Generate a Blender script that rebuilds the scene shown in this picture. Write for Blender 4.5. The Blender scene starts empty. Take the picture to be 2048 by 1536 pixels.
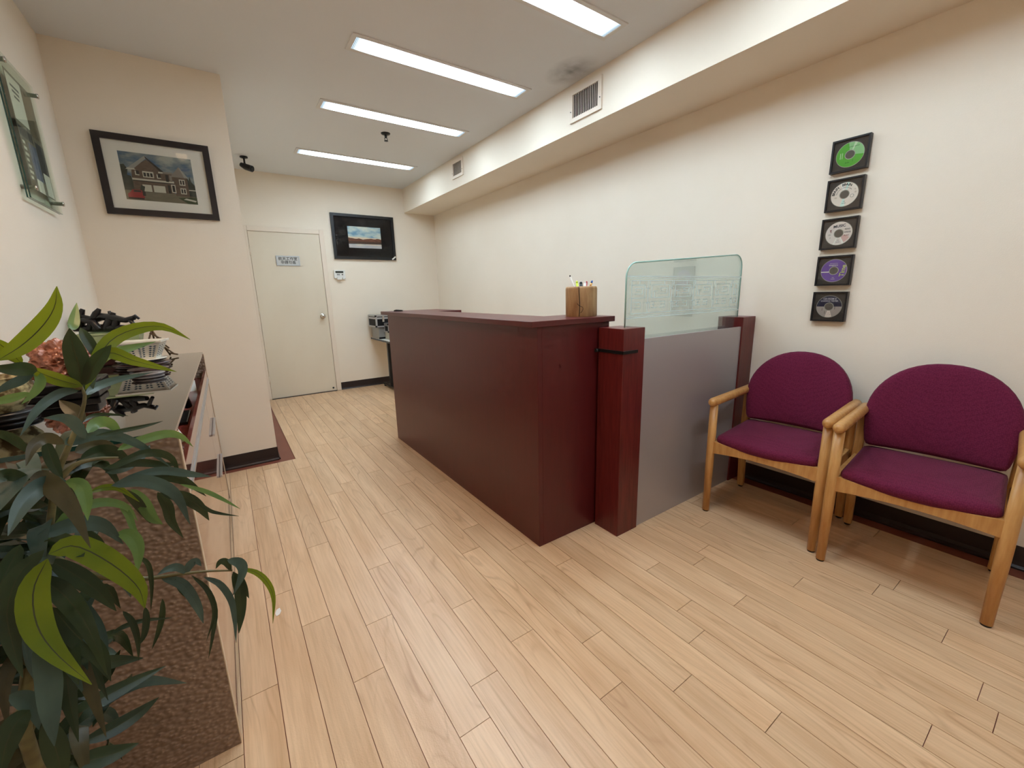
import bpy, bmesh, math, random
from mathutils import Vector, Matrix
random.seed(11)
sc = bpy.context.scene
COL = sc.collection
PI = math.pi

# ------------------------------------------------------------------ helpers
def lin(r, g, b):
    def f(c):
        c /= 255.0
        return c / 12.92 if c <= 0.04045 else ((c + 0.055) / 1.055) ** 2.4
    return (f(r), f(g), f(b), 1.0)

MATS = {}
def mat(name, col, rough=0.5, metal=0.0, spec=0.5, emit=None, strength=0.0, coat=0.0, bump=None, vary=None, sheen=0.0):
    """col sRGB 0-255; bump=(scale, strength, (sx,sy,sz)); vary=(scale, col2, (sx,sy,sz), contrast)"""
    m = bpy.data.materials.new(name); m.use_nodes = True
    nt = m.node_tree; b = nt.nodes['Principled BSDF']
    b.inputs['Base Color'].default_value = lin(*col)
    b.inputs['Roughness'].default_value = rough
    b.inputs['Metallic'].default_value = metal
    b.inputs['Specular IOR Level'].default_value = spec
    b.inputs['Coat Weight'].default_value = coat
    b.inputs['Coat Roughness'].default_value = 0.05
    b.inputs['Sheen Weight'].default_value = sheen
    if emit:
        b.inputs['Emission Color'].default_value = lin(*emit); b.inputs['Emission Strength'].default_value = strength
    def coords(s):
        tc = nt.nodes.new('ShaderNodeTexCoord'); mp = nt.nodes.new('ShaderNodeMapping')
        mp.inputs['Scale'].default_value = s
        nt.links.new(tc.outputs['Object'], mp.inputs['Vector']); return mp.outputs[0]
    if vary:
        n = nt.nodes.new('ShaderNodeTexNoise'); n.inputs['Scale'].default_value = vary[0]; n.inputs['Detail'].default_value = 5
        nt.links.new(coords(vary[2]), n.inputs['Vector'])
        r = nt.nodes.new('ShaderNodeValToRGB'); k = vary[3]
        r.color_ramp.elements[0].position = 0.5 - k; r.color_ramp.elements[1].position = 0.5 + k
        r.color_ramp.elements[0].color = lin(*vary[1]); r.color_ramp.elements[1].color = lin(*col)
        nt.links.new(n.outputs['Fac'], r.inputs['Fac']); nt.links.new(r.outputs['Color'], b.inputs['Base Color'])
    if bump:
        n = nt.nodes.new('ShaderNodeTexNoise'); n.inputs['Scale'].default_value = bump[0]; n.inputs['Detail'].default_value = 3
        nt.links.new(coords(bump[2] if len(bump) > 2 else (1, 1, 1)), n.inputs['Vector'])
        bp = nt.nodes.new('ShaderNodeBump'); bp.inputs['Strength'].default_value = bump[1]; bp.inputs['Distance'].default_value = 0.002
        nt.links.new(n.outputs['Fac'], bp.inputs['Height']); nt.links.new(bp.outputs[0], b.inputs['Normal'])
    MATS[name] = m
    return m

def glass_mat(name, tint, extra=0.0, white=(200, 225, 220), rough=0.0, boost=1.0):
    """clear pane: tinted see-through + Fresnel gloss, optional milky share"""
    m = bpy.data.materials.new(name); m.use_nodes = True
    nt = m.node_tree; nt.nodes.clear()
    o = nt.nodes.new('ShaderNodeOutputMaterial')
    t = nt.nodes.new('ShaderNodeBsdfTransparent'); t.inputs['Color'].default_value = lin(*tint)
    g = nt.nodes.new('ShaderNodeBsdfGlossy'); g.inputs['Roughness'].default_value = rough
    fr = nt.nodes.new('ShaderNodeFresnel'); fr.inputs['IOR'].default_value = 1.5
    src = t.outputs[0]
    if extra > 0:
        d = nt.nodes.new('ShaderNodeBsdfTranslucent'); d.inputs['Color'].default_value = lin(*white)
        d2 = nt.nodes.new('ShaderNodeBsdfDiffuse'); d2.inputs['Color'].default_value = lin(*white)
        md = nt.nodes.new('ShaderNodeMixShader'); md.inputs[0].default_value = 0.5
        nt.links.new(d.outputs[0], md.inputs[1]); nt.links.new(d2.outputs[0], md.inputs[2])
        mx = nt.nodes.new('ShaderNodeMixShader'); mx.inputs[0].default_value = extra
        nt.links.new(src, mx.inputs[1]); nt.links.new(md.outputs[0], mx.inputs[2]); src = mx.outputs[0]
    mm = nt.nodes.new('ShaderNodeMath'); mm.operation = 'MULTIPLY'; mm.inputs[1].default_value = boost; mm.use_clamp = True
    nt.links.new(fr.outputs[0], mm.inputs[0])
    mx2 = nt.nodes.new('ShaderNodeMixShader')
    nt.links.new(mm.outputs[0], mx2.inputs[0]); nt.links.new(src, mx2.inputs[1]); nt.links.new(g.outputs[0], mx2.inputs[2])
    nt.links.new(mx2.outputs[0], o.inputs['Surface'])
    MATS[name] = m
    return m

class MB:
    def __init__(self): self.bm = bmesh.new()
    def poly(self, pts, mi=0):
        f = self.bm.faces.new([self.bm.verts.new(p) for p in pts]); f.material_index = mi; return f
    def box(self, x0, x1, y0, y1, z0, z1, bev=0.0, mi=0, seg=2):
        vs = [self.bm.verts.new(p) for p in ((x0,y0,z0),(x1,y0,z0),(x1,y1,z0),(x0,y1,z0),(x0,y0,z1),(x1,y0,z1),(x1,y1,z1),(x0,y1,z1))]
        fs = [self.bm.faces.new([vs[i] for i in q]) for q in ((3,2,1,0),(4,5,6,7),(0,1,5,4),(1,2,6,5),(2,3,7,6),(3,0,4,7))]
        for f in fs: f.material_index = mi
        if bev > 0:
            es = list({e for f in fs for e in f.edges})
            bmesh.ops.bevel(self.bm, geom=es, offset=bev, segments=seg, affect='EDGES', profile=0.5)
        return self
    def ring_frame(self, c0, c1, w, d0, d1, axis, mi=0):
        """rectangular frame: outer corners c0..c1 in the two plane axes, member width w, depth d0..d1 along axis"""
        (a0, b0), (a1, b1) = c0, c1
        def pt(a, b, d): return {'x': (d, a, b), 'y': (a, d, b), 'z': (a, b, d)}[axis]
        O = [(a0,b0),(a1,b0),(a1,b1),(a0,b1)]; I = [(a0+w,b0+w),(a1-w,b0+w),(a1-w,b1-w),(a0+w,b1-w)]
        for i in range(4):
            j = (i+1) % 4
            self.poly([pt(*O[i],d0),pt(*O[j],d0),pt(*I[j],d0),pt(*I[i],d0)], mi)
            self.poly([pt(*O[i],d1),pt(*I[i],d1),pt(*I[j],d1),pt(*O[j],d1)], mi)
            self.poly([pt(*O[i],d0),pt(*O[i],d1),pt(*O[j],d1),pt(*O[j],d0)], mi)
            self.poly([pt(*I[i],d0),pt(*I[j],d0),pt(*I[j],d1),pt(*I[i],d1)], mi)
        return self
    def prism(self, pts, axis, d0, d1, mi=0):
        """closed 2D outline extruded along axis"""
        def pt(p, d): return {'x': (d, p[0], p[1]), 'y': (p[0], d, p[1]), 'z': (p[0], p[1], d)}[axis]
        a = [self.bm.verts.new(pt(p, d0)) for p in pts]; b = [self.bm.verts.new(pt(p, d1)) for p in pts]
        n = len(pts)
        fs = [self.bm.faces.new(a[::-1]), self.bm.faces.new(b)]
        for i in range(n): fs.append(self.bm.faces.new((a[i], a[(i+1)%n], b[(i+1)%n], b[i])))
        for f in fs: f.material_index = mi
        return self
    def tube(self, pts, rad, n=12, mi=0, caps=True, round_ends=False):
        pts = [Vector(p) for p in pts]
        rads = list(rad) if hasattr(rad, '__len__') else [rad]*len(pts)
        if round_ends:
            t0 = (pts[0]-pts[1]).normalized(); t1 = (pts[-1]-pts[-2]).normalized()
            r0, r1 = rads[0], rads[-1]
            pre = [(pts[0]+t0*r0*s, r0*c) for s, c in ((.95,.31),(.8,.6),(.5,.866))]
            post = [(pts[-1]+t1*r1*s, r1*c) for s, c in ((.5,.866),(.8,.6),(.95,.31))]
            pts = [p for p,_ in pre]+pts+[p for p,_ in post]; rads = [r for _,r in pre]+rads+[r for _,r in post]
        rings = []; up = None
        for i, p in enumerate(pts):
            t = (pts[min(i+1,len(pts)-1)]-pts[max(i-1,0)]).normalized()
            if up is None:
                up = t.orthogonal().normalized()
            else:
                up = (up - t*up.dot(t)).normalized()
            s = t.cross(up)
            rings.append([self.bm.verts.new(p+(up*math.cos(2*PI*k/n)+s*math.sin(2*PI*k/n))*rads[i]) for k in range(n)])
        for a, b in zip(rings, rings[1:]):
            for k in range(n):
                f = self.bm.faces.new((a[k], a[(k+1)%n], b[(k+1)%n], b[k])); f.material_index = mi; f.smooth = True
        if caps:
            self.bm.faces.new(rings[0][::-1]).material_index = mi; self.bm.faces.new(rings[-1]).material_index = mi
        return self
    def lathe(self, prof, c=(0,0,0), n=24, mi=0, axis='z'):
        rings = []
        for r, h in prof:
            ring = []
            for k in range(n):
                a = 2*PI*k/n; u, v = r*math.cos(a), r*math.sin(a)
                p = {'z': (u, v, h), 'x': (h, u, v), 'y': (v, h, u)}[axis]
                ring.append(self.bm.verts.new((c[0]+p[0], c[1]+p[1], c[2]+p[2])))
            rings.append(ring)
        for a, b in zip(rings, rings[1:]):
            for k in range(n):
                f = self.bm.faces.new((a[k], a[(k+1)%n], b[(k+1)%n], b[k])); f.material_index = mi; f.smooth = True
        if prof[0][0] > 1e-5: self.bm.faces.new(rings[0][::-1]).material_index = mi
        if prof[-1][0] > 1e-5: self.bm.faces.new(rings[-1]).material_index = mi
        return self
    def merge(self, other_mesh, M, mi=0):
        n0 = len(self.bm.faces); self.bm.verts.ensure_lookup_table(); nv = len(self.bm.verts)
        self.bm.from_mesh(other_mesh)
        self.bm.verts.ensure_lookup_table(); self.bm.faces.ensure_lookup_table()
        for v in self.bm.verts[nv:]: v.co = M @ v.co
        for f in self.bm.faces[n0:]: f.material_index = mi
        return self

def chain(o):
    m = Matrix.Identity(4)
    while o:
        m = o.matrix_basis @ m; o = o.parent
    return m

def obj(name, mb, mats, parent=None, local=False, smooth=None, keep_normals=False):
    """one mesh object from a builder; coordinates are world ones unless local"""
    bm = mb.bm
    bmesh.ops.remove_doubles(bm, verts=bm.verts, dist=1e-6)
    if not keep_normals: bmesh.ops.recalc_face_normals(bm, faces=bm.faces)
    if parent and not local:
        bm.transform(chain(parent).inverted())
    me = bpy.data.meshes.new(name); bm.to_mesh(me); bm.free()
    for m in (mats if isinstance(mats, (list, tuple)) else [mats]): me.materials.append(m)
    if smooth:
        me.shade_smooth(); me.set_sharp_from_angle(angle=math.radians(smooth))
    o = bpy.data.objects.new(name, me); COL.objects.link(o)
    if parent: o.parent = parent
    return o

def tag(o, label, cat, group=None):
    o['label'] = label; o['category'] = cat
    if group: o['group'] = group
    return o
def thing(name, label, cat, loc=(0,0,0), rotz=0.0, group=None):
    o = bpy.data.objects.new(name, None); o.empty_display_size = 0.1
    COL.objects.link(o); o.location = loc; o.rotation_euler = (0,0,rotz)
    return tag(o, label, cat, group)
def struct(name, mb, m, parent=None, **k):
    o = obj(name, mb, m, parent, **k)
    if parent is None: o['kind'] = 'structure'
    return o
def copy_thing(src, loc, rotz=None):
    r = src.copy(); COL.objects.link(r); r.location = loc
    if rotz is not None: r.rotation_euler = (0,0,rotz)
    def rec(a, b):
        for ch in list(a.children):
            c = ch.copy(); COL.objects.link(c); c.parent = b; rec(ch, c)
    rec(src, r)
    return r

def text_mesh(body, size=1.0, bold=0.0, spacing=1.0):
    cu = bpy.data.curves.new('lettering', 'FONT'); cu.body = body; cu.size = size
    cu.align_x = 'CENTER'; cu.align_y = 'CENTER'; cu.offset = bold*size; cu.resolution_u = 3; cu.space_character = spacing
    o = bpy.data.objects.new('lettering', cu); COL.objects.link(o)
    dg = bpy.context.evaluated_depsgraph_get()
    me = bpy.data.meshes.new_from_object(o.evaluated_get(dg))
    bpy.data.objects.remove(o)
    return me
def basis(origin, ex, ey):
    """matrix that lays text x along ex, y along ey at origin"""
    ex = Vector(ex).normalized(); ey = Vector(ey).normalized(); ez = ex.cross(ey)
    return Matrix(((ex.x,ey.x,ez.x,origin[0]),(ex.y,ey.y,ez.y,origin[1]),(ex.z,ey.z,ez.z,origin[2]),(0,0,0,1)))

# ------------------------------------------------------------------ room numbers (metres)
XR, XL, YK, ZC = 2.746, -0.628, 5.939, 2.697
XB, ZB = 2.294, 2.386
XP, YP = 0.203, 3.618
YF = -1.9

SPOT, EXPO = 26.0, 0.13
# ------------------------------------------------------------------ materials
wall_m = mat('cream_wall_paint', (239, 227, 210), 0.75, spec=0.25, bump=(260, 0.25), vary=(1.3, (234, 221, 203), (1,1,1), 0.2))
def add_stain(m, loc, r, col):
    nt = m.node_tree; b = nt.nodes['Principled BSDF']; N = nt.nodes.new; L = nt.links.new
    tc = N('ShaderNodeTexCoord'); mp = N('ShaderNodeMapping'); mp.vector_type = 'TEXTURE'
    mp.inputs['Location'].default_value = loc; mp.inputs['Scale'].default_value = r
    L(tc.outputs['Object'], mp.inputs['Vector'])
    g = N('ShaderNodeTexGradient'); g.gradient_type = 'SPHERICAL'; L(mp.outputs[0], g.inputs['Vector'])
    n = N('ShaderNodeTexNoise'); n.inputs['Scale'].default_value = 14; L(tc.outputs['Object'], n.inputs['Vector'])
    mm = N('ShaderNodeMath'); mm.operation = 'MULTIPLY'; L(g.outputs['Fac'], mm.inputs[0]); L(n.outputs['Fac'], mm.inputs[1])
    mx = N('ShaderNodeMix'); mx.data_type = 'RGBA'; L(mm.outputs[0], mx.inputs['Factor'])
    mx.inputs['A'].default_value = b.inputs['Base Color'].default_value; mx.inputs['B'].default_value = lin(*col)
    L(mx.outputs['Result'], b.inputs['Base Color'])
ceil_m = mat('ceiling_paint', (226, 228, 230), 0.85, spec=0.2, bump=(200, 0.2))
add_stain(ceil_m, (2.16, 2.36, ZC), (.16, .22, .2), (70, 62, 54))   # grey dust mark on the ceiling beside the vent
door_m = mat('door_paint', (226, 214, 194), 0.5, spec=0.35, bump=(120, 0.08), vary=(3, (221, 208, 187), (1,1,.4), 0.2))
trim_m = mat('trim_paint', (231, 216, 198), 0.45, spec=0.4)
base_m = mat('dark_brown_vinyl', (46, 34, 32), 0.4, spec=0.4)
mahog = mat('mahogany_laminate', (88, 26, 27), 0.34, spec=0.5, vary=(7, (79, 22, 24), (6,6,.7), 0.3))
mahog_post = mat('mahogany_veneer', (108, 38, 36), 0.3, spec=0.45, bump=(60, 0.06, (8,8,1)), vary=(9, (82, 26, 27), (9,9,.8), 0.2))
mahog_deep = mat('mahogany_gloss_front', (128, 66, 52), 0.06, spec=0.6, coat=0.6, vary=(7, (112, 54, 44), (6,1,.9), 0.25))
alu = mat('brushed_aluminium', (196, 196, 198), 0.32, metal=0.9)
panel_m = mat('satin_grey_panel', (176, 170, 172), 0.42, metal=0.45, spec=0.4, bump=(300, 0.04))
oak = mat('light_oak', (204, 156, 96), 0.32, spec=0.45, bump=(50, 0.06, (6,6,1)), vary=(10, (178, 124, 66), (7,7,.9), 0.22))
glide_m = mat('dark_rubber', (30, 26, 26), 0.6)
black_m = mat('black_frame_paint', (18, 16, 18), 0.35, spec=0.45)
blackwood = mat('black_carved_wood', (17, 14, 16), 0.3, spec=0.5, bump=(40, 0.3))
dark_wood = mat('dark_rosewood', (62, 24, 24), 0.3, spec=0.5, vary=(8, (36, 15, 16), (2,2,4), 0.2))
white_pl = mat('white_plastic', (228, 226, 220), 0.4)
white_paper = mat('white_paper', (236, 232, 224), 0.8)
chrome = mat('chrome', (200, 196, 190), 0.18, metal=1.0)
dark_metal = mat('dark_metal', (42, 44, 44), 0.35, metal=0.7)
silver = mat('case_silver', (190, 190, 190), 0.35, metal=0.7)
case_black = mat('case_black', (20, 18, 18), 0.6, spec=.2)
case_grey = mat('case_grey', (150, 148, 144), 0.4, metal=0.4)
mat_white = mat('white_mat_board', (246, 240, 232), 0.9, spec=0.1)
mat_black = mat('black_mat_board', (20, 17, 19), 0.85, spec=0.2)
mat_grey = mat('dark_grey_mat_board', (72, 64, 60), 0.8, spec=0.2)
pane_m = glass_mat('picture_glass', (254, 255, 254), boost=0.45)
top_glass = glass_mat('case_glass', (214, 226, 216), boost=1.6)
edge_glass = mat('glass_edge_green', (24, 62, 54), 0.15, spec=0.6)
screen_glass = glass_mat('frosted_green_glass', (246, 254, 253), extra=0.04, white=(240, 252, 250), boost=.45)
etch_m = mat('etched_lines', (222, 240, 237), 0.5, spec=.3)
plaque_glass = glass_mat('plaque_glass', (250, 254, 251), boost=.25)
cream_edge = mat('cream_edge_band', (206, 182, 152), 0.5)

def fabric_material():
    m = mat('burgundy_upholstery', (112, 28, 66), 0.9, spec=0.15, sheen=0.06)
    nt = m.node_tree; b = nt.nodes['Principled BSDF']
    tc = nt.nodes.new('ShaderNodeTexCoord')
    ck = nt.nodes.new('ShaderNodeTexVoronoi'); ck.inputs['Scale'].default_value = 190; ck.inputs['Randomness'].default_value = 0.6
    nt.links.new(tc.outputs['Object'], ck.inputs['Vector'])
    r = nt.nodes.new('ShaderNodeValToRGB')
    r.color_ramp.elements[0].color = lin(114, 36, 66); r.color_ramp.elements[1].color = lin(90, 24, 50); r.color_ramp.elements[1].position = 0.75
    nt.links.new(ck.outputs['Distance'], r.inputs['Fac']); nt.links.new(r.outputs['Color'], b.inputs['Base Color'])
    bp = nt.nodes.new('ShaderNodeBump'); bp.inputs['Strength'].default_value = 0.35; bp.inputs['Distance'].default_value = 0.0015; bp.invert = True
    nt.links.new(ck.outputs['Distance'], bp.inputs['Height']); nt.links.new(bp.outputs[0], b.inputs['Normal'])
    return m
fabric = fabric_material()

def leather_material():
    m = mat('pebbled_brown_laminate', (122, 100, 84), 0.42, spec=0.45)
    nt = m.node_tree; b = nt.nodes['Principled BSDF']
    tc = nt.nodes.new('ShaderNodeTexCoord'); mp = nt.nodes.new('ShaderNodeMapping'); mp.inputs['Scale'].default_value = (1, 1, 1.2)
    mp.inputs['Rotation'].default_value = (0, 0.5, 0)
    nt.links.new(tc.outputs['Object'], mp.inputs['Vector'])
    v = nt.nodes.new('ShaderNodeTexVoronoi'); v.inputs['Scale'].default_value = 88; v.feature = 'SMOOTH_F1'
    nt.links.new(mp.outputs[0], v.inputs['Vector'])
    bp = nt.nodes.new('ShaderNodeBump'); bp.inputs['Strength'].default_value = 1.0; bp.inputs['Distance'].default_value = 0.005; bp.invert = True
    nt.links.new(v.outputs['Distance'], bp.inputs['Height']); nt.links.new(bp.outputs[0], b.inputs['Normal'])
    r = nt.nodes.new('ShaderNodeValToRGB')
    r.color_ramp.elements[0].color = lin(156, 132, 113); r.color_ramp.elements[1].color = lin(122, 99, 83)
    r.color_ramp.elements[0].position = 0.1; r.color_ramp.elements[1].position = 0.8
    nt.links.new(v.outputs['Distance'], r.inputs['Fac']); nt.links.new(r.outputs['Color'], b.inputs['Base Color'])
    return m
leather = leather_material()

def floor_material():
    m = mat('maple_laminate', (214, 180, 142), 0.30, spec=0.45)
    nt = m.node_tree; b = nt.nodes['Principled BSDF']; L = nt.links.new; N = nt.nodes.new
    at_ = N('ShaderNodeAttribute'); at_.attribute_name = 'tone'; at_.attribute_type = 'GEOMETRY'
    tc = N('ShaderNodeTexCoord')
    off = N('ShaderNodeVectorMath'); off.operation = 'ADD'
    sc_ = N('ShaderNodeVectorMath'); sc_.operation = 'SCALE'; sc_.inputs['Scale'].default_value = 37.0
    L(at_.outputs['Vector'], sc_.inputs[0]); L(tc.outputs['Object'], off.inputs[0]); L(sc_.outputs[0], off.inputs[1])
    def nz(scale, s, detail=3):
        mp = N('ShaderNodeMapping'); mp.inputs['Scale'].default_value = s; L(off.outputs[0], mp.inputs['Vector'])
        n = N('ShaderNodeTexNoise'); n.inputs['Scale'].default_value = scale; n.inputs['Detail'].default_value = detail
        L(mp.outputs[0], n.inputs['Vector']); return n.outputs['Fac']
    def math_(op, a, v=None, clamp=False):
        n = N('ShaderNodeMath'); n.operation = op; n.use_clamp = clamp
        if isinstance(a, float): n.inputs[0].default_value = a
        else: L(a, n.inputs[0])
        if v is not None:
            if isinstance(v, float): n.inputs[1].default_value = v
            else: L(v, n.inputs[1])
        return n.outputs[0]
    # growth-ring contours: thin darker lines that arch along each plank
    c = nz(1.0, (9.0, 1.1, 1.0), 1)
    fr = math_('FRACT', math_('MULTIPLY', c, 13.0))
    ring = math_('SMOOTH_MIN', fr, 1.0)
    r1 = N('ShaderNodeValToRGB'); L(fr, r1.inputs['Fac'])
    e = r1.color_ramp.elements; e[0].position = 0.0; e[0].color = (1,1,1,1); e[1].position = 0.16; e[1].color = (0,0,0,1)
    ne = r1.color_ramp.elements.new(0.85); ne.color = (0,0,0,1)
    ne = r1.color_ramp.elements.new(1.0); ne.color = (1,1,1,1)
    mask = N('ShaderNodeValToRGB'); L(nz(1.0, (7.0, 1.7, 1.0), 2), mask.inputs['Fac'])
    mask.color_ramp.elements[0].position = 0.45; mask.color_ramp.elements[1].position = 0.68
    lines = math_('MULTIPLY', r1.outputs['Color'], mask.outputs['Color'])
    grain = nz(1.0, (120.0, 5.0, 1.0), 4)
    cr = N('ShaderNodeValToRGB'); L(nz(1.0, (16.0, 1.6, 1.0), 4), cr.inputs['Fac'])
    cr.color_ramp.elements[0].position = 0.3; cr.color_ramp.elements[0].color = lin(208, 169, 130)
    cr.color_ramp.elements[1].position = 0.7; cr.color_ramp.elements[1].color = lin(227, 193, 156)
    mx = N('ShaderNodeMix'); mx.data_type = 'RGBA'; mx.blend_type = 'MIX'
    L(math_('MULTIPLY', lines, 0.42), mx.inputs['Factor']); L(cr.outputs['Color'], mx.inputs['A']); mx.inputs['B'].default_value = lin(150, 104, 66)
    mg = N('ShaderNodeMix'); mg.data_type = 'RGBA'; mg.blend_type = 'MULTIPLY'; mg.inputs['Factor'].default_value = 1.0
    gr = N('ShaderNodeValToRGB'); L(grain, gr.inputs['Fac'])
    gr.color_ramp.elements[0].position = 0.25; gr.color_ramp.elements[0].color = (.86,.83,.80,1); gr.color_ramp.elements[1].position = 0.6; gr.color_ramp.elements[1].color = (1,1,1,1)
    L(mx.outputs['Result'], mg.inputs['A']); L(gr.outputs['Color'], mg.inputs['B'])
    # plank to plank tone
    hs = N('ShaderNodeHueSaturation'); L(mg.outputs['Result'], hs.inputs['Color'])
    tv = N('ShaderNodeMapRange'); tv.inputs['To Min'].default_value = 0.93; tv.inputs['To Max'].default_value = 1.06
    L(at_.outputs['Fac'], tv.inputs['Value']); L(tv.outputs[0], hs.inputs['Value'])
    L(hs.outputs['Color'], b.inputs['Base Color'])
    n2 = N('ShaderNodeTexNoise'); n2.inputs['Scale'].default_value = 210; L(tc.outputs['Object'], n2.inputs['Vector'])
    bp = N('ShaderNodeBump'); bp.inputs['Strength'].default_value = 0.2; bp.inputs['Distance'].default_value = 0.002
    L(n2.outputs['Fac'], bp.inputs['Height']); L(bp.outputs[0], b.inputs['Normal'])
    return m
floor_m = floor_material()
sub_m = mat('red_brown_subfloor', (134, 76, 58), 0.45, spec=0.4, vary=(5, (118, 64, 48), (1,1,1), 0.2))

# ------------------------------------------------------------------ floor
def build_floor():
    mb = MB(); tones = []
    W, LEN, G = 0.1025, 0.915, 0.0010
    phase = {-2: 1.380, -1: 1.859, 0: 1.600, 1: 1.235, 2: 1.457, 3: 1.79, 4: 1.91, 5: 1.337, 6: 1.063, 7: .721, 8: .907, 9: .604,
             10: 1.292, 12: .799, 13: 1.025, 14: .682}
    rnd = random.Random(3)
    for i in range(-7, 26):
        x0 = 0.080 + W*i + G; x1 = x0 + W - 2*G
        x0 = max(x0, XL); x1 = min(x1, 2.643)
        ph = phase.get(i, rnd.uniform(0, LEN))
        k0 = math.floor((YF-ph)/LEN)
        for k in range(k0, k0+12):
            y0, y1 = ph+k*LEN+G, ph+(k+1)*LEN-G
            y0 = max(y0, YF); y1 = min(y1, YK-0.006)
            if y1-y0 < 0.01: continue
            parts = []
            if x0 < 0.312 and y1 > 3.528:        # cut round the corner block
                if y0 < 3.528: parts.append((x0, x1, y0, 3.528))
                if x1 > 0.312: parts.append((0.312, x1, max(y0, 3.528), y1))
            else: parts.append((x0, x1, y0, y1))
            t = rnd.random()
            for a, b, c, d in parts:
                nf = len(mb.bm.faces)
                mb.box(a, b, c, d, -0.007, 0.0)
                tones += [t]*(len(mb.bm.faces)-nf)
    mb.box(XL-.1, XR+.1, YF-.1, YK+.1, -0.06, -0.006, mi=1); tones += [0.5]*6
    me_o = struct('floor', mb, [floor_m, sub_m])
    a = me_o.data.attributes.new('tone', 'FLOAT', 'FACE')
    for k, t in enumerate(tones[:len(me_o.data.polygons)]): a.data[k].value = t
    return me_o
build_floor()

# ------------------------------------------------------------------ shell
struct('wall_right', MB().box(XR, XR+.1, YF-.1, YK+.1, -.05, ZC+.1), wall_m)
struct('wall_back', MB().box(XL-.1, XR, YK, YK+.1, -.05, ZC+.1), wall_m)
struct('wall_left', MB().box(XL-.1, XL, YF-.1, YK, -.05, ZC+.1), wall_m)
struct('wall_front', MB().box(XL, XR, YF-.1, YF, -.05, ZC+.1), wall_m)
struct('wall_corner_block', MB().box(XL, XP, YP, YK, -.005, ZC), wall_m)
struct('ceiling', MB().box(XL, XR, YF, YK, ZC, ZC+.1), ceil_m)
struct('wall_bulkhead', MB().box(XB, XR, YF, YK, ZB, ZC), wall_m)

def baseboard(name, pts, h=0.101):
    """cove base along a polyline; each pt (x,y), second list = inward normal"""
    mb = MB()
    for (x0,y0),(x1,y1),(nx,ny) in pts:
        prof = [(0,-.006),(.014,-.006),(.014,.002),(.006,.012),(.003,.03),(.003,h),(0,h)]
        a = [mb.bm.verts.new((x0+nx*d, y0+ny*d, z)) for d, z in prof]
        b = [mb.bm.verts.new((x1+nx*d, y1+ny*d, z)) for d, z in prof]
        n = len(prof)
        mb.bm.faces.new(a[::-1]); mb.bm.faces.new(b)
        for i in range(n): mb.bm.faces.new((a[i], a[(i+1)%n], b[(i+1)%n], b[i]))
    return struct(name, mb, base_m)
baseboard('baseboard_right', [((XR, YF), (XR, YK), (-1, 0))])
baseboard('baseboard_back', [((1.205, YK), (XR, YK), (0, -1))])
baseboard('baseboard_corner_block', [((XL, YP), (XP+.003, YP), (0, -1)), ((XP, YP-.003), (XP, YK), (1, 0))])
baseboard('baseboard_left', [((XL, YF), (XL, YP), (1, 0))])

# door with casing
def build_door():
    x0, x1, zt = 0.366, 1.138, 2.03
    d = bpy.data.objects.new('door_1', None); COL.objects.link(d); d.location = (0.75, YK, 0); d['kind'] = 'structure'
    d['label'] = 'cream painted flush door in the back wall'
    mb = MB()
    mb.box(x0-.062, x0-.004, YK-.02, YK-.0005, 0, zt+.062, .004); mb.box(x1+.004, x1+.062, YK-.02, YK-.0005, 0, zt+.062, .004)
    mb.box(x0-.004, x1+.004, YK-.02, YK-.0005, zt+.004, zt+.062, .004)
    obj('casing', mb, trim_m, d)
    obj('slab', MB().box(x0, x1, YK-.012, YK-.001, .006, zt, .002), door_m, d)
    obj('threshold', MB().box(x0-.004, x1+.004, YK-.035, YK-.001, -.002, .005, .001), base_m, d)
    k = MB(); kx, kz = 1.071, 1.013
    k.lathe([(0,-.001),(.032,-.001),(.032,-.007),(.013,-.012),(.012,-.028),(.024,-.036),(.029,-.048),(.026,-.06),(.012,-.066),(0,-.067)], (kx, YK-.011, kz), 24, axis='y')
    kn = obj('knob', k, chrome, d, smooth=40)
    obj('stop_stud', MB().lathe([(0,0),(.012,0),(.012,-.01),(.006,-.014),(0,-.014)], (1.098, YK-.0125, .045), 12, axis='y'), dark_metal, d)
    for z in (.25, 1.1, 1.8):
        obj('hinge', MB().tube([(x0-.002, YK-.018, z-.045), (x0-.002, YK-.018, z+.045)], .006, 8), trim_m, d)
build_door()

def door_sign():
    s = thing('door_sign', 'small silver framed sign with two lines of black characters on the door', 'sign', (0.752, YK-.012, 1.703))
    x0, x1, z0, z1 = .622, .882, 1.645, 1.761
    y = YK-.012
    obj('plate', MB().box(x0, x1, y-.006, y-.0002, z0, z1, .002), mat('sign_plate', (206, 204, 200), 0.4), s)
    obj('frame', MB().ring_frame((x0, z0), (x1, z1), .012, y-.011, y-.0002, 'y'), silver, s)
    ink = mat('sign_ink', (24, 22, 22), .6)
    for txt, z in (('航天工作室', 1.724), ('非請勿進', 1.682)):
        obj('lettering', MB().merge(text_mesh(txt, .042, .012), basis((.752, y-.0068, z), (1,0,0), (0,0,1))), ink, s, keep_normals=True)
door_sign()

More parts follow.
